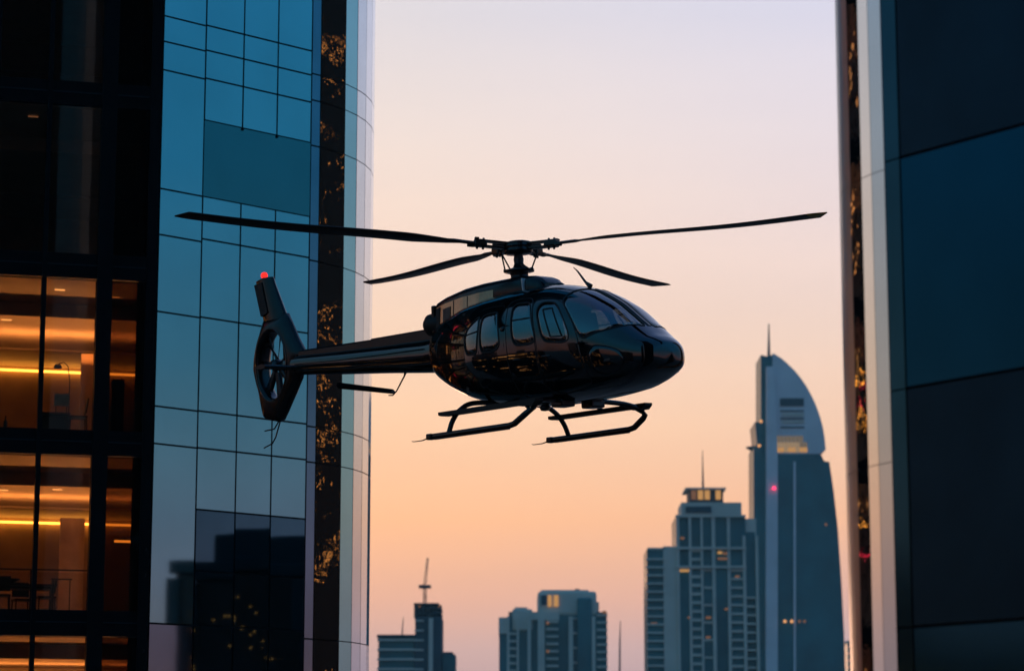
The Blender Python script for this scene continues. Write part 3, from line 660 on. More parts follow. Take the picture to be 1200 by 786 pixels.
def slopes(ys):
    n = len(SX); h = [SX[i + 1] - SX[i] for i in range(n - 1)]; d = [(ys[i + 1] - ys[i]) / h[i] for i in range(n - 1)]; m = [d[0]] + [0] * (n - 2) + [d[-1]]
    for i in range(1, n - 1):
        if d[i - 1] * d[i] > 0: m[i] = 3 * (h[i - 1] + h[i]) / ((2 * h[i] + h[i - 1]) / d[i - 1] + (h[i] + 2 * h[i - 1]) / d[i])
    return m
SL = [None] + [slopes([s[k] for s in ST]) for k in (1, 2, 3)]
def pch(k, x):
    x = min(max(x, SX[0]), SX[-1]); i = 0
    while i < len(SX) - 2 and x > SX[i + 1]: i += 1
    h = SX[i + 1] - SX[i]; t = (x - SX[i]) / h; y0, y1 = ST[i][k], ST[i + 1][k]
    return (1 + 2 * t) * (1 - t) ** 2 * y0 + t * (1 - t) ** 2 * h * SL[k][i] + t * t * (3 - 2 * t) * y1 + t * t * (t - 1) * h * SL[k][i + 1]
def S(x, thd, side=1):
    th = R(thd); wd, zt, zb = pch(1, x), pch(2, x), pch(3, x); zc = zt * .45 + zb * .55; s, c = math.sin(th), math.cos(th); e = 2 / 2.5
    h = zt - zc if c > 0 else zc - zb
    return Vector((x, -side * wd * math.copysign(abs(s) ** e, s), zc + h * math.copysign(abs(c) ** e, c)))
def SN(x, th, side=1):
    a = S(x + .01, th, side) - S(x - .01, th, side); b = S(x, th + .6, side) - S(x, th - .6, side)
    n = (a.cross(b)).normalized(); cen = Vector((x, 0, (pch(2, x) + pch(3, x)) / 2))
    return n if n.dot(S(x, th, side) - cen) > 0 else -n
def SF(x, th, side=1, o=0): return S(x, th, side) + SN(x, th, side) * o
W = {  # window outlines as (x, theta) on the hull
 'front': [(1.215, 62), (1.25, 53.5), (1.37, 50.5), (1.53, 51), (1.70, 62), (1.85, 76), (1.885, 84), (1.80, 87.5), (1.62, 88), (1.44, 87.5), (1.36, 84), (1.28, 73)],
 'middle': [(.665, 64), (.655, 56), (.72, 51.5), (.85, 51), (.98, 52), (1.05, 57), (1.13, 71), (1.21, 85), (1.16, 88.5), (.99, 89), (.81, 88.5), (.735, 85), (.69, 75)],
 'rear': [(-.04, 68), (-.02, 61), (.06, 58.5), (.2, 58.2), (.31, 59), (.36, 67), (.42, 84), (.40, 88.5), (.3, 90), (.1, 90), (-.01, 89), (-.04, 80)],
 'aft': [(-.43, 78), (-.38, 71), (-.27, 65.5), (-.14, 60), (-.11, 63), (-.10, 75), (-.12, 87), (-.15, 90), (-.28, 90.5), (-.39, 90), (-.425, 86)],
 'wind': [(1.72, 4), (1.66, 20), (1.62, 40), (1.66, 48), (1.78, 57), (1.93, 68), (2.06, 79), (2.13, 82), (2.22, 80), (2.38, 71), (2.54, 58), (2.66, 40), (2.735, 20), (2.76, 5), (2.4, 3.2), (2.0, 3)],
 'chin': [(2.22, 95), (2.27, 89), (2.38, 85.5), (2.6, 84), (2.74, 87), (2.81, 95), (2.76, 108), (2.63, 121), (2.47, 127), (2.33, 122), (2.25, 110)]}
WS = {k: [tuple(p) for p in smooth_closed(v, 5)] for k, v in W.items()}
def inside(p, poly):
    x, y = p; c = False; j = len(poly) - 1
    for i in range(len(poly)):
        if (poly[i][1] > y) != (poly[j][1] > y) and x < (poly[j][0] - poly[i][0]) * (y - poly[i][1]) / (poly[j][1] - poly[i][1]) + poly[i][0]: c = not c
        j = i
    return c
# hull skin with real openings
xsam = []
for k in range(150): xsam.append(-2.0 + k * (2.9 + 2.0) / 150)
xsam += [2.9 + .305 * (1 - (1 - k / 24) ** 2) for k in range(25)]
NT = 176
mb = MB(); P = [S(x, -180 + 360 * j / NT) for x in xsam for j in range(NT)]; Fs = []
for i in range(len(xsam) - 1):
    for j in range(NT):
        xm = (xsam[i] + xsam[i + 1]) / 2; tm = -180 + 360 * (j + .5) / NT
        if xm > -.5 and abs(tm) < 130 and any(inside((xm, abs(tm)), WS[k]) for k in WS if k != 'chin'): continue
        j2 = (j + 1) % NT; Fs.append([i * NT + j, i * NT + j2, (i + 1) * NT + j2, (i + 1) * NT + j])
mb.add(P, Fs, True); mb.add(P[:NT], [list(range(NT))]); hb(mb, 'fuselage', 'black_paint')
def patch(poly, side, off, th=.006, rings=5):
    cx = sum(p[0] for p in poly) / len(poly); cy = sum(p[1] for p in poly) / len(poly); n = len(poly); mb = MB()
    for o_, fl in ((off, 0), (off - th, 1)):
        V = [SF(cx, cy, side, o_)]
        for r in range(1, rings + 1):
            V += [SF(cx + (p[0] - cx) * r / rings, cy + (p[1] - cy) * r / rings, side, o_) for p in poly]
        fs = [[0, 1 + i, 1 + (i + 1) % n] for i in range(n)]
        for r in range(rings - 1):
            a = 1 + r * n; fs += [[a + i, a + n + i, a + n + (i + 1) % n, a + (i + 1) % n] for i in range(n)]
        mb.add(V, fs, True)
    tot = 1 + rings * n; a = 1 + (rings - 1) * n
    mb.f += [[a + i, a + (i + 1) % n, tot + a + (i + 1) % n, tot + a + i] for i in range(n)]; mb.sm += [False] * n
    return mb
def ribbon(poly, side, inn, out, hgt, closed=True):
    rings = []; n = len(poly)
    for i, p in enumerate(poly):
        P0 = SF(*p, side); nn = SN(*p, side)
        a = SF(*poly[(i + 1) % n if closed else min(i + 1, n - 1)], side); b = SF(*poly[(i - 1) % n if closed else max(i - 1, 0)], side)
        t = (a - b).normalized(); bb = nn.cross(t).normalized()
        rings.append([P0 + bb * -inn + nn * -.004, P0 + bb * -inn * .8 + nn * hgt, P0 + bb * out * .75 + nn * hgt, P0 + bb * out + nn * -.004])
    mb = MB(); m = len(rings)
    V = [q for r in rings for q in r]; fs = []
    for i in range(m if closed else m - 1):
        j = (i + 1) % m
        for k in range(3): fs.append([i * 4 + k, i * 4 + k + 1, j * 4 + k + 1, j * 4 + k])
        fs.append([i * 4 + 3, i * 4, j * 4, j * 4 + 3])
    return mb.add(V, fs, True)
def skin_line(pts, side, r=.006, n=8, closed=True):
    q = [SF(p[0], p[1], side, .001) for p in pts]
    if closed: q.append(q[0])
    return MB().tube(q, r, 6)
doors = {'front': [(1.10, 52), (1.25, 45.5), (1.54, 45.8), (1.72, 52), (1.90, 65), (2.03, 80), (2.10, 95), (2.14, 115), (2.10, 135), (1.7, 146), (1.26, 147), (1.27, 120), (1.265, 100), (1.235, 84), (1.15, 66)],
         'middle': [(.55, 62), (.53, 52), (.62, 46), (.82, 44.5), (.98, 45.5), (1.07, 52), (1.13, 66), (1.205, 84), (1.235, 100), (1.24, 120), (1.22, 147), (.9, 150), (.62, 146), (.61, 120), (.6, 95), (.58, 78)]}
for side in (1, -1):
    for k, nm in (('front', 'front_window'), ('middle', 'cabin_window'), ('rear', 'cabin_window'), ('aft', 'aft_window')):
        gl = hb(patch(WS[k], side, .001, .004), nm, 'dark_cabin_glass' if k != 'front' else 'cabin_glass')
        fr_ = hb(ribbon(WS[k], side, .010, .019, .008), 'window_frame', 'rubber', gl)
        if k == 'front':
            q = [(1.33, 60), (1.50, 57), (1.765, 83.5), (1.54, 84.5)]
            q2 = [(1.345 + (a[0] - 1.345), a[1]) for a in q]
            pts = []
            for i in range(4):
                a, b = q[i], q[(i + 1) % 4]; pts += [(a[0] + (b[0] - a[0]) * j / 6, a[1] + (b[1] - a[1]) * j / 6) for j in range(6)]
            hb(ribbon(pts, side, .013, .013, .012), 'sliding_vent', 'rubber', gl)
        if k == 'middle': hb(ribbon([(.69 + .36 * j / 8, 69.5 - .6 * j / 8) for j in range(10)], side, .012, .012, .012, False), 'glazing_bar', 'rubber', gl)
        if k == 'aft': hb(ribbon([(-.45 + .36 * j / 6, 77 - 2.5 * j / 6) for j in range(7)], side, .012, .012, .012, False), 'glazing_bar', 'rubber', gl)
    wsn = hb(patch(WS['wind'], side, .002, rings=7), 'windshield', 'cabin_glass'); hb(ribbon(WS['wind'], side, .010, .018, .007), 'windshield_seal', 'rubber', wsn)
    cw = hb(patch(WS['chin'], side, .001, .003), 'chin_window', 'black_paint'); hb(skin_line(WS['chin'], side, .004), 'window_seal', 'satin_black', cw)
    for k in doors:
        dp = smooth_closed(doors[k], 4); win = WS[k]; n = 60
        # resample both outlines by angle about the window centre and bridge them
        cx = sum(p[0] for p in win) / len(win); cy = sum(p[1] for p in win) / len(win)
        def resample(poly, off):
            out = []
            for i in range(n):
                a = 2 * math.pi * i / n; best = 0
                dx, dy = math.cos(a), math.sin(a) * 60
                for j in range(len(poly)):
                    x1, y1 = poly[j][0] - cx, poly[j][1] - cy; x2, y2 = poly[(j + 1) % len(poly)][0] - cx, poly[(j + 1) % len(poly)][1] - cy
                    den = dx * (y2 - y1) - dy * (x2 - x1)
                    if abs(den) < 1e-12: continue
                    tt = (x1 * (y2 - y1) - y1 * (x2 - x1)) / den; uu = (x1 * dy - y1 * dx) / den
                    if tt > 0 and -1e-6 <= uu <= 1 + 1e-6: best = max(best, tt)
                out.append((cx + dx * best * off, cy + dy * best * off))
            return out
        wi = resample([tuple(p) for p in win], 1.0); do = resample([tuple(p) for p in dp], 1.0)
        rings = []
        for f in range(13):
            o_ = .0055 if f < 12 else -.003
            ff = min(f / 11.5, 1)
            rings.append([SF(a[0] + (b[0] - a[0]) * ff, a[1] + (b[1] - a[1]) * ff, side, o_) for a, b in zip(wi, do)])
        mb = MB().loft(rings, cap=False)
        dr = hb(mb, 'door', 'black_paint'); hb(skin_line([tuple(p) for p in dp], side, .008), 'door_seal', 'rubber', dr)
        hx, ht = (1.36, 97) if k == 'front' else (.72, 98)
        hb(ribbon([(hx + .16 * j / 5, ht) for j in range(6)], side, .016, .016, .022, False), 'door_handle', 'satin_black', dr)
        for th_ in (75, 112): pass
    # round lock and fuel cap, lower seam lines
    p = SF(.5, 76, side, 0); hb(MB().lathe([(.045, 0), (.045, .012), (.03, .02), (.01, .022)], 18, axis=SN(.5, 76, side), c=p), 'lock_cap', 'satin_black')
    hb(skin_line([(-.1, 50), (.18, 49.5), (.42, 51), (.50, 66), (.53, 88), (.54, 120), (.5, 146), (.1, 146), (-.08, 128), (-.10, 110), (-.075, 90), (-.085, 68)], side, .005), 'baggage_seam', 'rubber')
    hb(skin_line([(-.46 + .0 * j, 62 + 8 * j) for j in range(11)], side, .005, closed=False), 'panel_seam', 'rubber')
    hb(skin_line([(-1.2 + .17 * j, 132 + 1.0 * j) for j in range(24)], side, .005, closed=False), 'belly_seam', 'rubber')
    hb(skin_line([(2.78, 100), (2.88, 104), (2.96, 112), (2.88, 128), (2.6, 138), (2.3, 140)], side, .005, closed=False), 'nose_seam', 'rubber')
    p = SF(2.1, 87, side, 0); nn = SN(2.1, 87, side)
    hb(MB().tube([p, p + nn * .07, p + nn * .07 + Vector((.10, 0, .02))], .009, 8).tube([p + nn * .02 - Vector((.07, 0, 0)), p + nn * .02 + Vector((.07, 0, .01))], .013, 8), 'pitot_probe', 'satin_black')
# centre post between the windshields
mb = MB()
cpst = [SF(1.7 + 1.08 * j / 16, 0, 1, 0) for j in range(17)]
mb.loft([[p + Vector((0, -.05, -.012)), p + Vector((0, -.035, .014)), p + Vector((0, .035, .014)), p + Vector((0, .05, -.012))] for p in cpst]); hb(mb, 'centre_post', 'satin_black')
# inside: floor, panel, seats
mb = MB(); mb.box((1.0, 0, -2.2), (3.2, 1.55, .04)); hb(mb, 'cabin_floor', 'seat_leather')
mb = MB(); mb.box((2.34, -.1, -1.80), (.30, .70, .34), Matrix.Rotation(R(-14), 3, 'Y'), .04); mb.box((2.2, 0, -2.0), (.3, .3, .4)); hb(mb, 'instrument_panel', 'seat_leather')
mb = MB(); mb.box((-.62, 0, -1.7), (.06, 1.45, 1.3)); hb(mb, 'rear_bulkhead', 'seat_leather')
for x, y in ((1.35, -.42), (1.35, .42), (.05, -.5), (.05, 0), (.05, .5)):
    mb = MB(); mb.box((x, y, -1.88), (.46, .44, .14), None, .04); mb.box((x - .26, y, -1.52), (.12, .42, .66), Matrix.Rotation(R(-10), 3, 'Y'), .04)
    mb.box((x - .33, y, -1.13), (.09, .24, .16), Matrix.Rotation(R(-10), 3, 'Y'), .03); mb.box((x, y, -2.08), (.3, .3, .26)); hb(mb, 'seat', 'seat_leather')
# engine cowling
def rrect(x, wd, zt, zb, n=7, rr=.12, tap=.0):
    pts = []
    for (cx, cz, a0) in ((wd - tap - rr, zt - rr, 90), (-(wd - tap - rr), zt - rr, 180)):
        pass
    seq = [(-(wd - tap - rr), zt - rr, 180, 90), ((wd - tap - rr), zt - rr, 90, 0)]
    out = [Vector((x, -wd, zb))]
    for cx, cz, a0, a1 in seq:
        for k in range(n + 1):
            a = R(a0 + (a1 - a0) * k / n); out.append(Vector((x, cx + rr * math.cos(a), cz + rr * math.sin(a))))
    out.append(Vector((x, wd, zb))); return out
cw = [(-1.84, .24, -.70, -1.35), (-1.80, .27, -.68, -1.35), (-1.56, .31, -.62, -1.3), (-1.05, .38, -.55, -1.2), (-.6, .42, -.53, -1.2), (-.12, .43, -.53, -1.2), (.3, .42, -.535, -1.15), (.55, .40, -.56, -1.1), (.68, .36, -.61, -1.05), (.76, .28, -.70, -1.0)]
mb = MB().loft([rrect(x, wd, zt, zb, rr=min(.16, wd * .4), tap=.05) for x, wd, zt, zb in cw]); hb(mb, 'engine_cowling', 'satin_black')
def cwv(x, k):
    for i in range(len(cw) - 1):
        if cw[i][0] <= x <= cw[i + 1][0]: f = (x - cw[i][0]) / (cw[i + 1][0] - cw[i][0]); return cw[i][k] + (cw[i + 1][k] - cw[i][k]) * f
    return cw[-1][k]
def cwy(x, z):
    wd, zt, zb = cwv(x, 1), cwv(x, 2), cwv(x, 3); return wd - .05 * min(1, (z - zb) / (zt - min(.16, wd * .4) - zb))
def cwl(x, f, side, off):
    zt = cwv(x, 2) - min(.16, cwv(x, 1) * .4) - .004; zb = -1.33 if x < -1.5 else -1.33 + (x + 1.5) * .2
    z = zb + (zt - zb) * f; return Vector((x, -side * (cwy(x, z) + off), z))
def cw_strip(x0, x1, f0, f1, side, off, nx=12, nz=5):
    rings = []
    for i in range(nx + 1):
        x = x0 + (x1 - x0) * i / nx
        out = [cwl(x, f0 + (f1 - f0) * j / nz, side, off) for j in range(nz + 1)]
        rings.append(out + [cwl(x, f0 + (f1 - f0) * j / nz, side, -.012) for j in range(nz, -1, -1)])
    return MB().loft(rings, smooth=False)
for side in (1, -1):   # side door of the engine bay, peach reflection in its colour, with a dark vent
    ed = hb(cw_strip(-1.77, -.25, .0, 1.0, side, .008, 18), 'engine_side_door', 'polished_panel')
    hb(cw_strip(-1.78, -1.66, .0, .97, side, .016, 2), 'vent', 'rubber', ed)
    hb(cw_strip(-1.28, -1.262, .0, .99, side, .012, 2), 'door_gap', 'rubber', ed); hb(cw_strip(-.9, -.885, .0, .99, side, .012, 2), 'door_gap', 'rubber', ed)
    hb(cw_strip(-1.56, -1.36, .42, .85, side, .02, 4), 'exhaust_scoop', 'dark_metal', ed)
mb = MB(); mb.extr([(.42, -.6), (.46, -1.0), (.475, -1.0), (.44, -.6)], lambda x, z: Vector((x, -.405 + (z + .6) * .02, z)), lambda x, z: Vector((x, -.3, z))); hb(mb, 'cowling_seam', 'far_metal')
mb = MB().lathe([(.19, -.32), (.2, .0), (.185, .10), (.12, .17), (.10, .12), (.02, .06)], 28, axis=(-1, -.12, .06), c=(-1.97, -.1, -1.04)); hb(mb, 'exhaust', 'rubber')
mb = MB().box((-1.86, 0, -1.02), (.08, .5, .58), None, .03); hb(mb, 'rear_firewall', 'satin_black')
# roof details
mb = MB().tube([(1.62, -.05, -.88), (1.52, -.05, -.80), (1.36, -.05, -.60), (1.27, -.05, -.52)], [.045, .022, .014, .006], 10); hb(mb, 'whip_antenna', 'satin_black')
mb = MB().lathe([(.09, 0), (.085, .03), (.05, .055), (.01, .06)], 20, c=(.98, -.1, -.79)); hb(mb, 'roof_beacon', 'satin_black')
# mast and rotor head
mb = MB().lathe([(.26, -.62), (.24, -.56), (.15, -.53), (.145, -.44), (.16, -.43), (.16, -.40), (.09, -.38), (.075, -.28), (.085, -.2), (.07, -.12), (.10, -.08), (.2, -.06)], 28); hb(mb, 'mast', 'dark_metal')
mb = MB().lathe([(.17, -.415), (.25, -.41), (.25, -.375), (.17, -.36), (.10, -.33), (.075, -.26)], 28); hb(mb, 'swashplate', 'dark_metal')
mb = MB().lathe([(.08, -.12), (.22, -.11), (.24, -.07), (.235, -.035), (.215, -.02), (.235, 0), (.235, .03), (.215, .045), (.225, .06), (.215, .085), (.16, .10), (.02, .105)], 32); hb(mb, 'rotor_hub', 'satin_black')
# blades: azimuth / elevation in world space, reach
iHR = HR.inverted(); PT = [12, 4, 4, 7]
# hull-frame azimuths of the blades
blades = [(-171.4, 3.9, 5.64), (120.9, 3.5, 5.55), (61.4, 3.2, 5.55), (-29.5, -.8, 5.55)]
for bi, (az, el, reach) in enumerate(blades):
    u = Vector((math.cos(R(az)) * math.cos(R(el)), math.sin(R(az)) * math.cos(R(el)), math.sin(R(el))))
    u = (iHR.to_3x3() @ u).normalized(); zz = (iHR.to_3x3() @ Vector((0, 0, 1))); sd_ = zz.cross(u).normalized(); nz = u.cross(sd_).normalized()
    bl = bpy.data.objects.new('rotor_blade', None)
    rings = []; K = 44
    for k in range(K + 1):
        f = k / K; r = .74 + (reach - .74) * f
        ch = .10 + .25 * min(1, max(0, (f - .05)) / .16) ** .8
        if f > .955: ch *= 1 - (f - .955) / .045 * .82
        thk = ch * .12 if f > .08 else .05
        tw = -R(PT[bi] - 6 * f)
        sag = -.10 * math.sin(math.pi * f) * 0 + (.05 * math.sin(2.2 * math.pi * f)) * .35
        c0 = u * r + nz * sag; swp = (f > .955) * (f - .955) / .045 * .16
        ring = []
        for a, b in ((-.30, 0), (-.27, .35), (-.15, .62), (.05, .62), (.35, .3), (.70, .02), (.35, -.15), (.05, -.42), (-.15, -.42), (-.27, -.28)):
            A_ = -a * ch - swp; B_ = b * thk
            A2 = A_ * math.cos(tw) + B_ * math.sin(tw); B2 = -A_ * math.sin(tw) + B_ * math.cos(tw)
            ring.append(c0 + sd_ * A2 + nz * B2)
        rings.append(ring)
    b_ = hb(MB().loft(rings[:42]), 'rotor_blade', 'blade_black')
    hb(MB().loft([[p for p in r] for r in rings[41:]]), 'blade_tip', 'tip_yellow' if bi == 3 else 'blade_black', b_)
    # root: fork of two arms, cuff with bolts, pitch horn
    def bx(a, b, c, sz, mb): 
        Mx = Matrix((u, sd_, nz)).transposed(); return mb.box(u * a + sd_ * b + nz * c, sz, Mx, min(sz) * .22)
    mb = MB(); bx(.36, 0, .052, (.40, .13, .035), mb); bx(.36, 0, -.035, (.40, .13, .035), mb); bx(.3, 0, .008, (.26, .05, .02), mb); hb(mb, 'fork', 'satin_black', b_)
    mb = MB(); bx(.63, 0, .008, (.22, .17, .125), mb); bx(.70, .05, .075, (.07, .1, .03), mb); bx(.78, -.05, -.02, (.12, .08, .07), mb); hb(mb, 'cuff', 'satin_black', b_)
    mb = MB()
    for q in (.58, .68): mb.lathe([(.02, -.09), (.02, .1), (.008, .105)], 10, axis=nz, c=u * q)
    hb(mb, 'bolt', 'dark_metal', b_)
    pa = u * .30 + sd_ * .12 + nz * -.10
    pb = Vector((u.x, u.y, 0)).normalized() * .235 + Vector((0, 0, -.385))
    mb = MB().tube([pa, pb], .013, 8).lathe([(.01, -.03), (.03, -.02), (.03, .02), (.01, .03)], 12, c=pb); hb(mb, 'pitch_link', 'satin_black')
mb = MB().tube([(.09, -.03, -.30), (.2, -.06, -.36), (.26, -.07, -.40)], [.03, .025, .03], 10).tube([(-.09, .03, -.30), (-.2, .06, -.36), (-.27, .06, -.40)], [.03, .025, .03], 10); hb(mb, 'scissor_link', 'dark_metal')
# tail boom with spine fairing
def bring(x, wd, zt, zb, n=24):
    zc = (zt + zb) / 2; h = (zt - zb) / 2
    return [Vector((x, wd * math.copysign(abs(math.cos(2 * math.pi * k / n)) ** .72, math.cos(2 * math.pi * k / n)), zc + h * math.copysign(abs(math.sin(2 * math.pi * k / n)) ** .72, math.sin(2 * math.pi * k / n)))) for k in range(n)]
mb = MB().loft([bring(x, wd, zt, zb) for x, wd, zt, zb in ((-1.7, .34, -1.22, -1.86), (-2.1, .31, -1.26, -1.84), (-3.2, .25, -1.23, -1.72), (-4.4, .20, -1.18, -1.60), (-5.5, .155, -1.12, -1.48), (-5.95, .14, -1.12, -1.44))]); hb(mb, 'tail_boom', 'black_paint')
mb = MB().loft([[Vector((x, -wd, -1.36)), Vector((x, -wd, zt - .03)), Vector((x, -wd * .75, zt)), Vector((x, wd * .75, zt)), Vector((x, wd, zt - .03)), Vector((x, wd, -1.36))] for x, wd, zt in ((-1.8, .15, -1.09), (-3.6, .12, -1.07), (-3.62, .115, -1.085), (-5.75, .085, -1.03), (-5.78, .03, -1.1))], smooth=False); hb(mb, 'spine_fairing', 'satin_black')
for z, nm in ((-1.45, 'boom_rail'), (-1.58, 'boom_rail')):
    mb = MB().tube([(-2.05, -.325, z), (-3.2, -.258, z + .04), (-4.4, -.205, z + .09), (-5.6, -.155, z + .16)], .008, 6); hb(mb, nm, 'rubber')
# vertical fin with ducted tail fan
fin_o = [(-5.46, -1.08), (-5.60, -1.52), (-5.82, -1.80), (-6.03, -2.07), (-6.16, -2.22), (-6.22, -2.26), (-6.62, -2.16), (-6.68, -2.10), (-6.74, -1.85), (-6.79, -1.6), (-6.88, -1.32), (-6.90, -1.22), (-6.86, -1.05), (-6.76, -.78), (-6.64, -.52), (-6.53, -.34), (-5.92, -.30), (-5.80, -.52), (-5.66, -.78)]
hc, ha, hb_ = (-6.25, -1.22), .40, .63
n = 72
def fin_pt(a):     # outer outline hit by a ray from the hole centre
    dx, dz = math.cos(a), math.sin(a); best = 0
    for j in range(len(fin_o)):
        x1, y1 = fin_o[j][0] - hc[0], fin_o[j][1] - hc[1]; x2, y2 = fin_o[(j + 1) % len(fin_o)][0] - hc[0], fin_o[(j + 1) % len(fin_o)][1] - hc[1]
        den = dx * (y2 - y1) - dz * (x2 - x1)
        if abs(den) < 1e-12: continue
        tt = (x1 * (y2 - y1) - y1 * (x2 - x1)) / den; uu = (x1 * dz - y1 * dx) / den
        if tt > 0 and -1e-6 <= uu <= 1 + 1e-6: best = max(best, tt)
    return Vector((hc[0] + dx * best, 0, hc[1] + dz * best))
rings = []
for k in range(n):
    a = 2 * math.pi * k / n; o_ = fin_pt(a); hx, hz = hc[0] + ha * math.cos(a), hc[1] + hb_ * math.sin(a)
    lp = Vector((hc[0] + (ha + .055) * math.cos(a), 0, hc[1] + (hb_ + .06) * math.sin(a)))
    if (o_ - Vector((hc[0], 0, hc[1]))).length < (lp - Vector((hc[0], 0, hc[1]))).length + .02: lp = o_.lerp(Vector((hx, 0, hz)), .45)
    md = o_.lerp(lp, .5)
    r = [o_ + Vector((0, -.045, 0)), md + Vector((0, -.12, 0)), lp + Vector((0, -.16, 0)), Vector((hx, -.155, hz)), Vector((hc[0] + (ha - .02) * math.cos(a), -.10, hc[1] + (hb_ - .02) * math.sin(a)))]
    r += [Vector((p.x, -p.y, p.z)) for p in r[::-1]]; rings.append(r)
rings.append(rings[0]); mb = MB().loft(rings, cap=False); fin = hb(mb, 'tail_fan_shroud', 'satin_black')
mb = MB()
for s_ in (-1, 1):
    q = [(hc[0] + (ha + .03) * math.cos(2 * math.pi * k / 60), hc[1] + (hb_ + .03) * math.sin(2 * math.pi * k / 60)) for k in range(61)]
    mb.tube([Vector((x, s_ * .162, z)) for x, z in q], .016, 8)
hb(mb, 'duct_lip', 'black_paint', fin)
mb = MB().lathe([(.02, -.14), (.09, -.12), (.11, -.05), (.11, .06), (.07, .12), (.01, .14)], 20, axis=(0, 1, 0), c=(hc[0], 0, hc[1])); fh = hb(mb, 'fan_hub', 'dark_metal', fin)
for k in range(7):
    a = 2 * math.pi * k / 7 + .35; e = Vector((math.cos(a) * ha / .40, 0, math.sin(a) * hb_ / .64)); tdir = Vector((-math.sin(a), 0, math.cos(a)))
    rg = []
    for f in range(9):
        q = .20 + .76 * f / 8; c = Vector((hc[0], 0, hc[1])) + Vector((math.cos(a) * ha * q, 0, math.sin(a) * hb_ * q)); chd = .055 + .02 * f / 8
        tw = R(38 - 14 * f / 8); d1 = tdir * math.cos(tw) + Vector((0, 1, 0)) * math.sin(tw); d2 = e.normalized().cross(d1).normalized()
        rg.append([c - d1 * chd, c + d2 * .008, c + d1 * chd, c - d2 * .008])
    hb(MB().loft(rg), 'fan_blade', 'dark_metal', fin)
mb = MB()
for a in (20, 140, 262): mb.tube([(hc[0], .09, hc[1]), (hc[0] + ha * math.cos(R(a)), .09, hc[1] + hb_ * math.sin(R(a)))], [.03, .02], 8)
hb(mb, 'stator_vane', 'satin_black', fin)
# upper fin: tapered airfoil
lo_, hi_ = (-6.55, -5.93, -.36), (-6.73, -6.27, .38)
def fring(f, k0=0, k1=1):
    xr = lo_[0] + (hi_[0] - lo_[0]) * f; xf = lo_[1] + (hi_[1] - lo_[1]) * f; z = lo_[2] + (hi_[2] - lo_[2]) * f; th_ = .12 - .04 * f
    out = []
    for c, y in ((0, .35), (.25, .85), (.55, 1.0), (.82, .8), (.96, .4), (1, 0), (.96, -.4), (.82, -.8), (.55, -1.0), (.25, -.85), (0, -.35)):
        out.append(Vector((xr + (xf - xr) * c, y * th_, z + (.03 if f == 1 and c > .5 else 0))))
    return out
mb = MB().loft([fring(-.05)] + [fring(k / 6) for k in range(7)]); uf = hb(mb, 'upper_fin', 'satin_black')
for s_ in (-1, 1):
    mb = MB().extr([(-6.70, .30), (-6.50, .33), (-6.33, -.25), (-6.52, -.30)], lambda x, z: Vector((x, s_ * .128 - s_ * max(0, z + .3) * .045 * .9, z)), lambda x, z: Vector((x, s_ * .03, z))); hb(mb, 'rudder_panel', 'rubber', uf)
# front root fillet of the fin running down to the boom
mb = MB().loft([[Vector((x0, -.075, z)), Vector((x0 + (x1 - x0) * .6, -.075, z)), Vector((x1, 0, z)), Vector((x0 + (x1 - x0) * .6, .075, z)), Vector((x0, .075, z))] for x0, x1, z in ((-6.0, -5.47, -1.12), (-6.0, -5.65, -.78), (-6.1, -5.79, -.5), (-6.2, -5.93, -.32))]); hb(mb, 'fin_fillet', 'satin_black')
mb = MB().lathe([(.035, -.02), (.035, .02)], 16, c=(-6.52, 0, .43)); bc = hb(mb, 'beacon_base', 'dark_metal')
mb = MB().lathe([(.05, 0), (.062, .025), (.06, .06), (.04, .09), (.01, .1)], 18, c=(-6.52, 0, .425)); hb(mb, 'beacon', 'beacon_red')
# horizontal stabilisers
for s_ in (-1, 1):
    rg = []
    for f in range(7):
        y = s_ * (.1 + .80 * f / 6); ch = .36 - .06 * f / 6; x = -5.62 - .05 * f / 6; z = -1.36
        rg.append([Vector((x + ch * a, y, z + b)) for a, b in ((.5, 0), (.4, .035), (.1, .055), (-.3, .03), (-.5, 0), (-.3, -.02), (.1, -.035), (.4, -.025))])
    hb(MB().loft(rg), 'stabiliser', 'satin_black')
# hanging fin-shaped aerial under the boom
rg = []
for f in range(5):
    x = -4.62 + 1.42 * f / 4; z = -1.77 - .28 * f / 4
    rg.append([Vector((x, -.06, z)), Vector((x, 0, z + .055)), Vector((x, .06, z)), Vector((x, 0, z - .06 + .03 * f / 4))])
hb(MB().loft(rg, smooth=False), 'aerial_blade', 'satin_black')
mb = MB().tube([(-2.86, 0, -1.72), (-2.9, 0, -1.80), (-3.12, 0, -2.04), (-3.22, 0, -2.10), (-3.32, 0, -2.09)], [.03, .014, .012, .012, .01], 8); hb(mb, 'aerial_rod', 'satin_black')
for pts in ([(-6.3, .02, -2.22), (-6.45, .02, -2.36), (-6.72, .02, -2.37)], [(-6.25, 0, -2.24), (-6.40, 0, -2.52), (-6.5, 0, -2.62), (-6.74, 0, -2.68)]):
    hb(MB().tube(pts, .013, 8), 'tail_skid', 'satin_black')
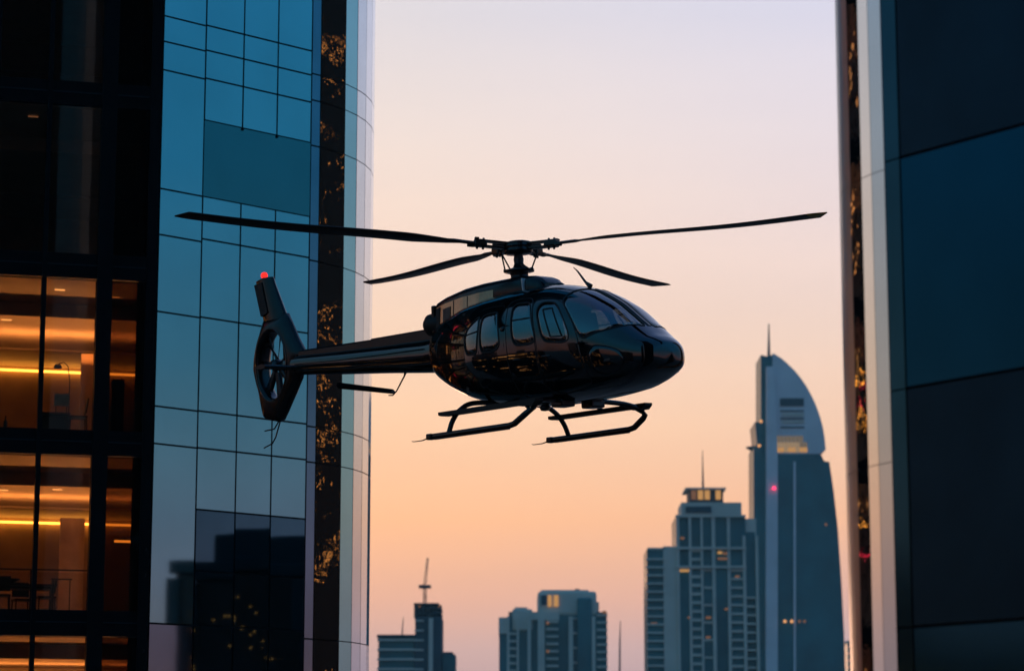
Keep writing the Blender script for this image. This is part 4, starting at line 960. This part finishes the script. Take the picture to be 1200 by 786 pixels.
# landing gear
def sm_open(pts, n=6):
    q = [Vector(p) for p in pts]; q = [q[0] * 2 - q[1]] + q + [q[-1] * 2 - q[-2]]; out = []
    for i in range(1, len(q) - 2):
        for j in range(n):
            t_ = j / n; p0, p1, p2, p3 = q[i - 1:i + 3]
            out.append(.5 * ((2 * p1) + (p2 - p0) * t_ + (2 * p0 - 5 * p1 + 4 * p2 - p3) * t_ * t_ + (3 * p1 - p0 - 3 * p2 + p3) * t_ ** 3))
    return out + [q[-2]]
for s_ in (-1, 1):
    y = 1.4 * s_
    sk = hb(MB().tube([(-.93, y, -3.08), (-.85, y, -3.08), (.95, y, -3.08), (1.07, y, -3.06), (1.30, y * .985, -2.93), (1.36, y * .97, -2.89), (1.40, y * .9, -2.83)], [.03, .048, .05, .05, .05, .046, .03], 12), 'skid', 'satin_black')
    hb(MB().tube([(-.86, y, -3.09), (-1.05, y, -3.12), (-1.25, y, -3.12), (-1.30, y, -3.11)], [.014, .010, .008, .006], 6), 'skid_spring', 'satin_black', sk)
    hb(MB().box((-.84, y, -3.08), (.12, .13, .10), None, .02), 'skid_shoe', 'satin_black', sk)
    hb(MB().box((.1, y, -3.128), (1.7, .05, .02), None, .006), 'wear_plate', 'dark_metal', sk)
    # long step board
    y2 = 1.28 * s_
    sp = hb(MB().loft([[Vector((x, y2 - .09, -2.77 + dz)), Vector((x, y2 + .09, -2.77 + dz)), Vector((x, y2 + .09, -2.70)), Vector((x, y2 - .09, -2.70))] for x, dz in ((-.68, .02), (-.62, 0), (1.15, 0), (1.25, -.03), (1.45, -.03), (1.52, .03))], smooth=False), 'step_board', 'rubber')
    hb(MB().tube([(1.2, y2, -2.75), (1.36, y * .96, -2.86)], .03, 8), 'step_bracket', 'satin_black', sp)
    hb(MB().tube([(.55, y2, -2.73), (.55, .75 * s_, -2.60)], .025, 8), 'step_bracket', 'satin_black', sp)
ct = hb(MB().tube(sm_open([(-.42, -1.4, -3.06), (-.42, -1.30, -2.86), (-.42, -1.12, -2.68), (-.42, -.8, -2.56), (-.42, 0, -2.54), (-.42, .8, -2.56), (-.42, 1.12, -2.68), (-.42, 1.30, -2.86), (-.42, 1.4, -3.06)]), .042, 12), 'rear_crosstube', 'satin_black')
ct = hb(MB().tube(sm_open([(1.40, -1.28, -2.83), (1.32, -1.1, -2.74), (1.2, -.8, -2.68), (1.15, 0, -2.66), (1.2, .8, -2.68), (1.32, 1.1, -2.74), (1.40, 1.28, -2.83)]), .042, 12), 'front_crosstube', 'satin_black')
hb(MB().box((1.15, -.35, -2.72), (.26, .3, .12), None, .03).box((1.15, .35, -2.72), (.26, .3, .12), None, .03), 'belly_mount', 'satin_black')
hb(MB().lathe([(.02, -.06), (.07, -.05), (.09, 0), (.06, .04)], 18, c=(.6, -.2, -2.72)), 'belly_light', 'dark_metal')

# ------------------------------------------------------------------ haze
hz = MB().box((0, 700, 198), (3000, 1900, 400)).build('haze', 'led_soft'); kind(hz, 'stuff')
hm = bpy.data.materials.new('air'); hm.use_nodes = True; t_ = hm.node_tree; t_.nodes.clear()
pv = N(t_, 'ShaderNodeVolumePrincipled'); pv.inputs['Color'].default_value = (.38, .78, .86, 1); pv.inputs['Density'].default_value = .00012; pv.inputs['Anisotropy'].default_value = .2
oo = N(t_, 'ShaderNodeOutputMaterial'); t_.links.new(pv.outputs[0], oo.inputs['Volume']); hz.data.materials[0] = hm
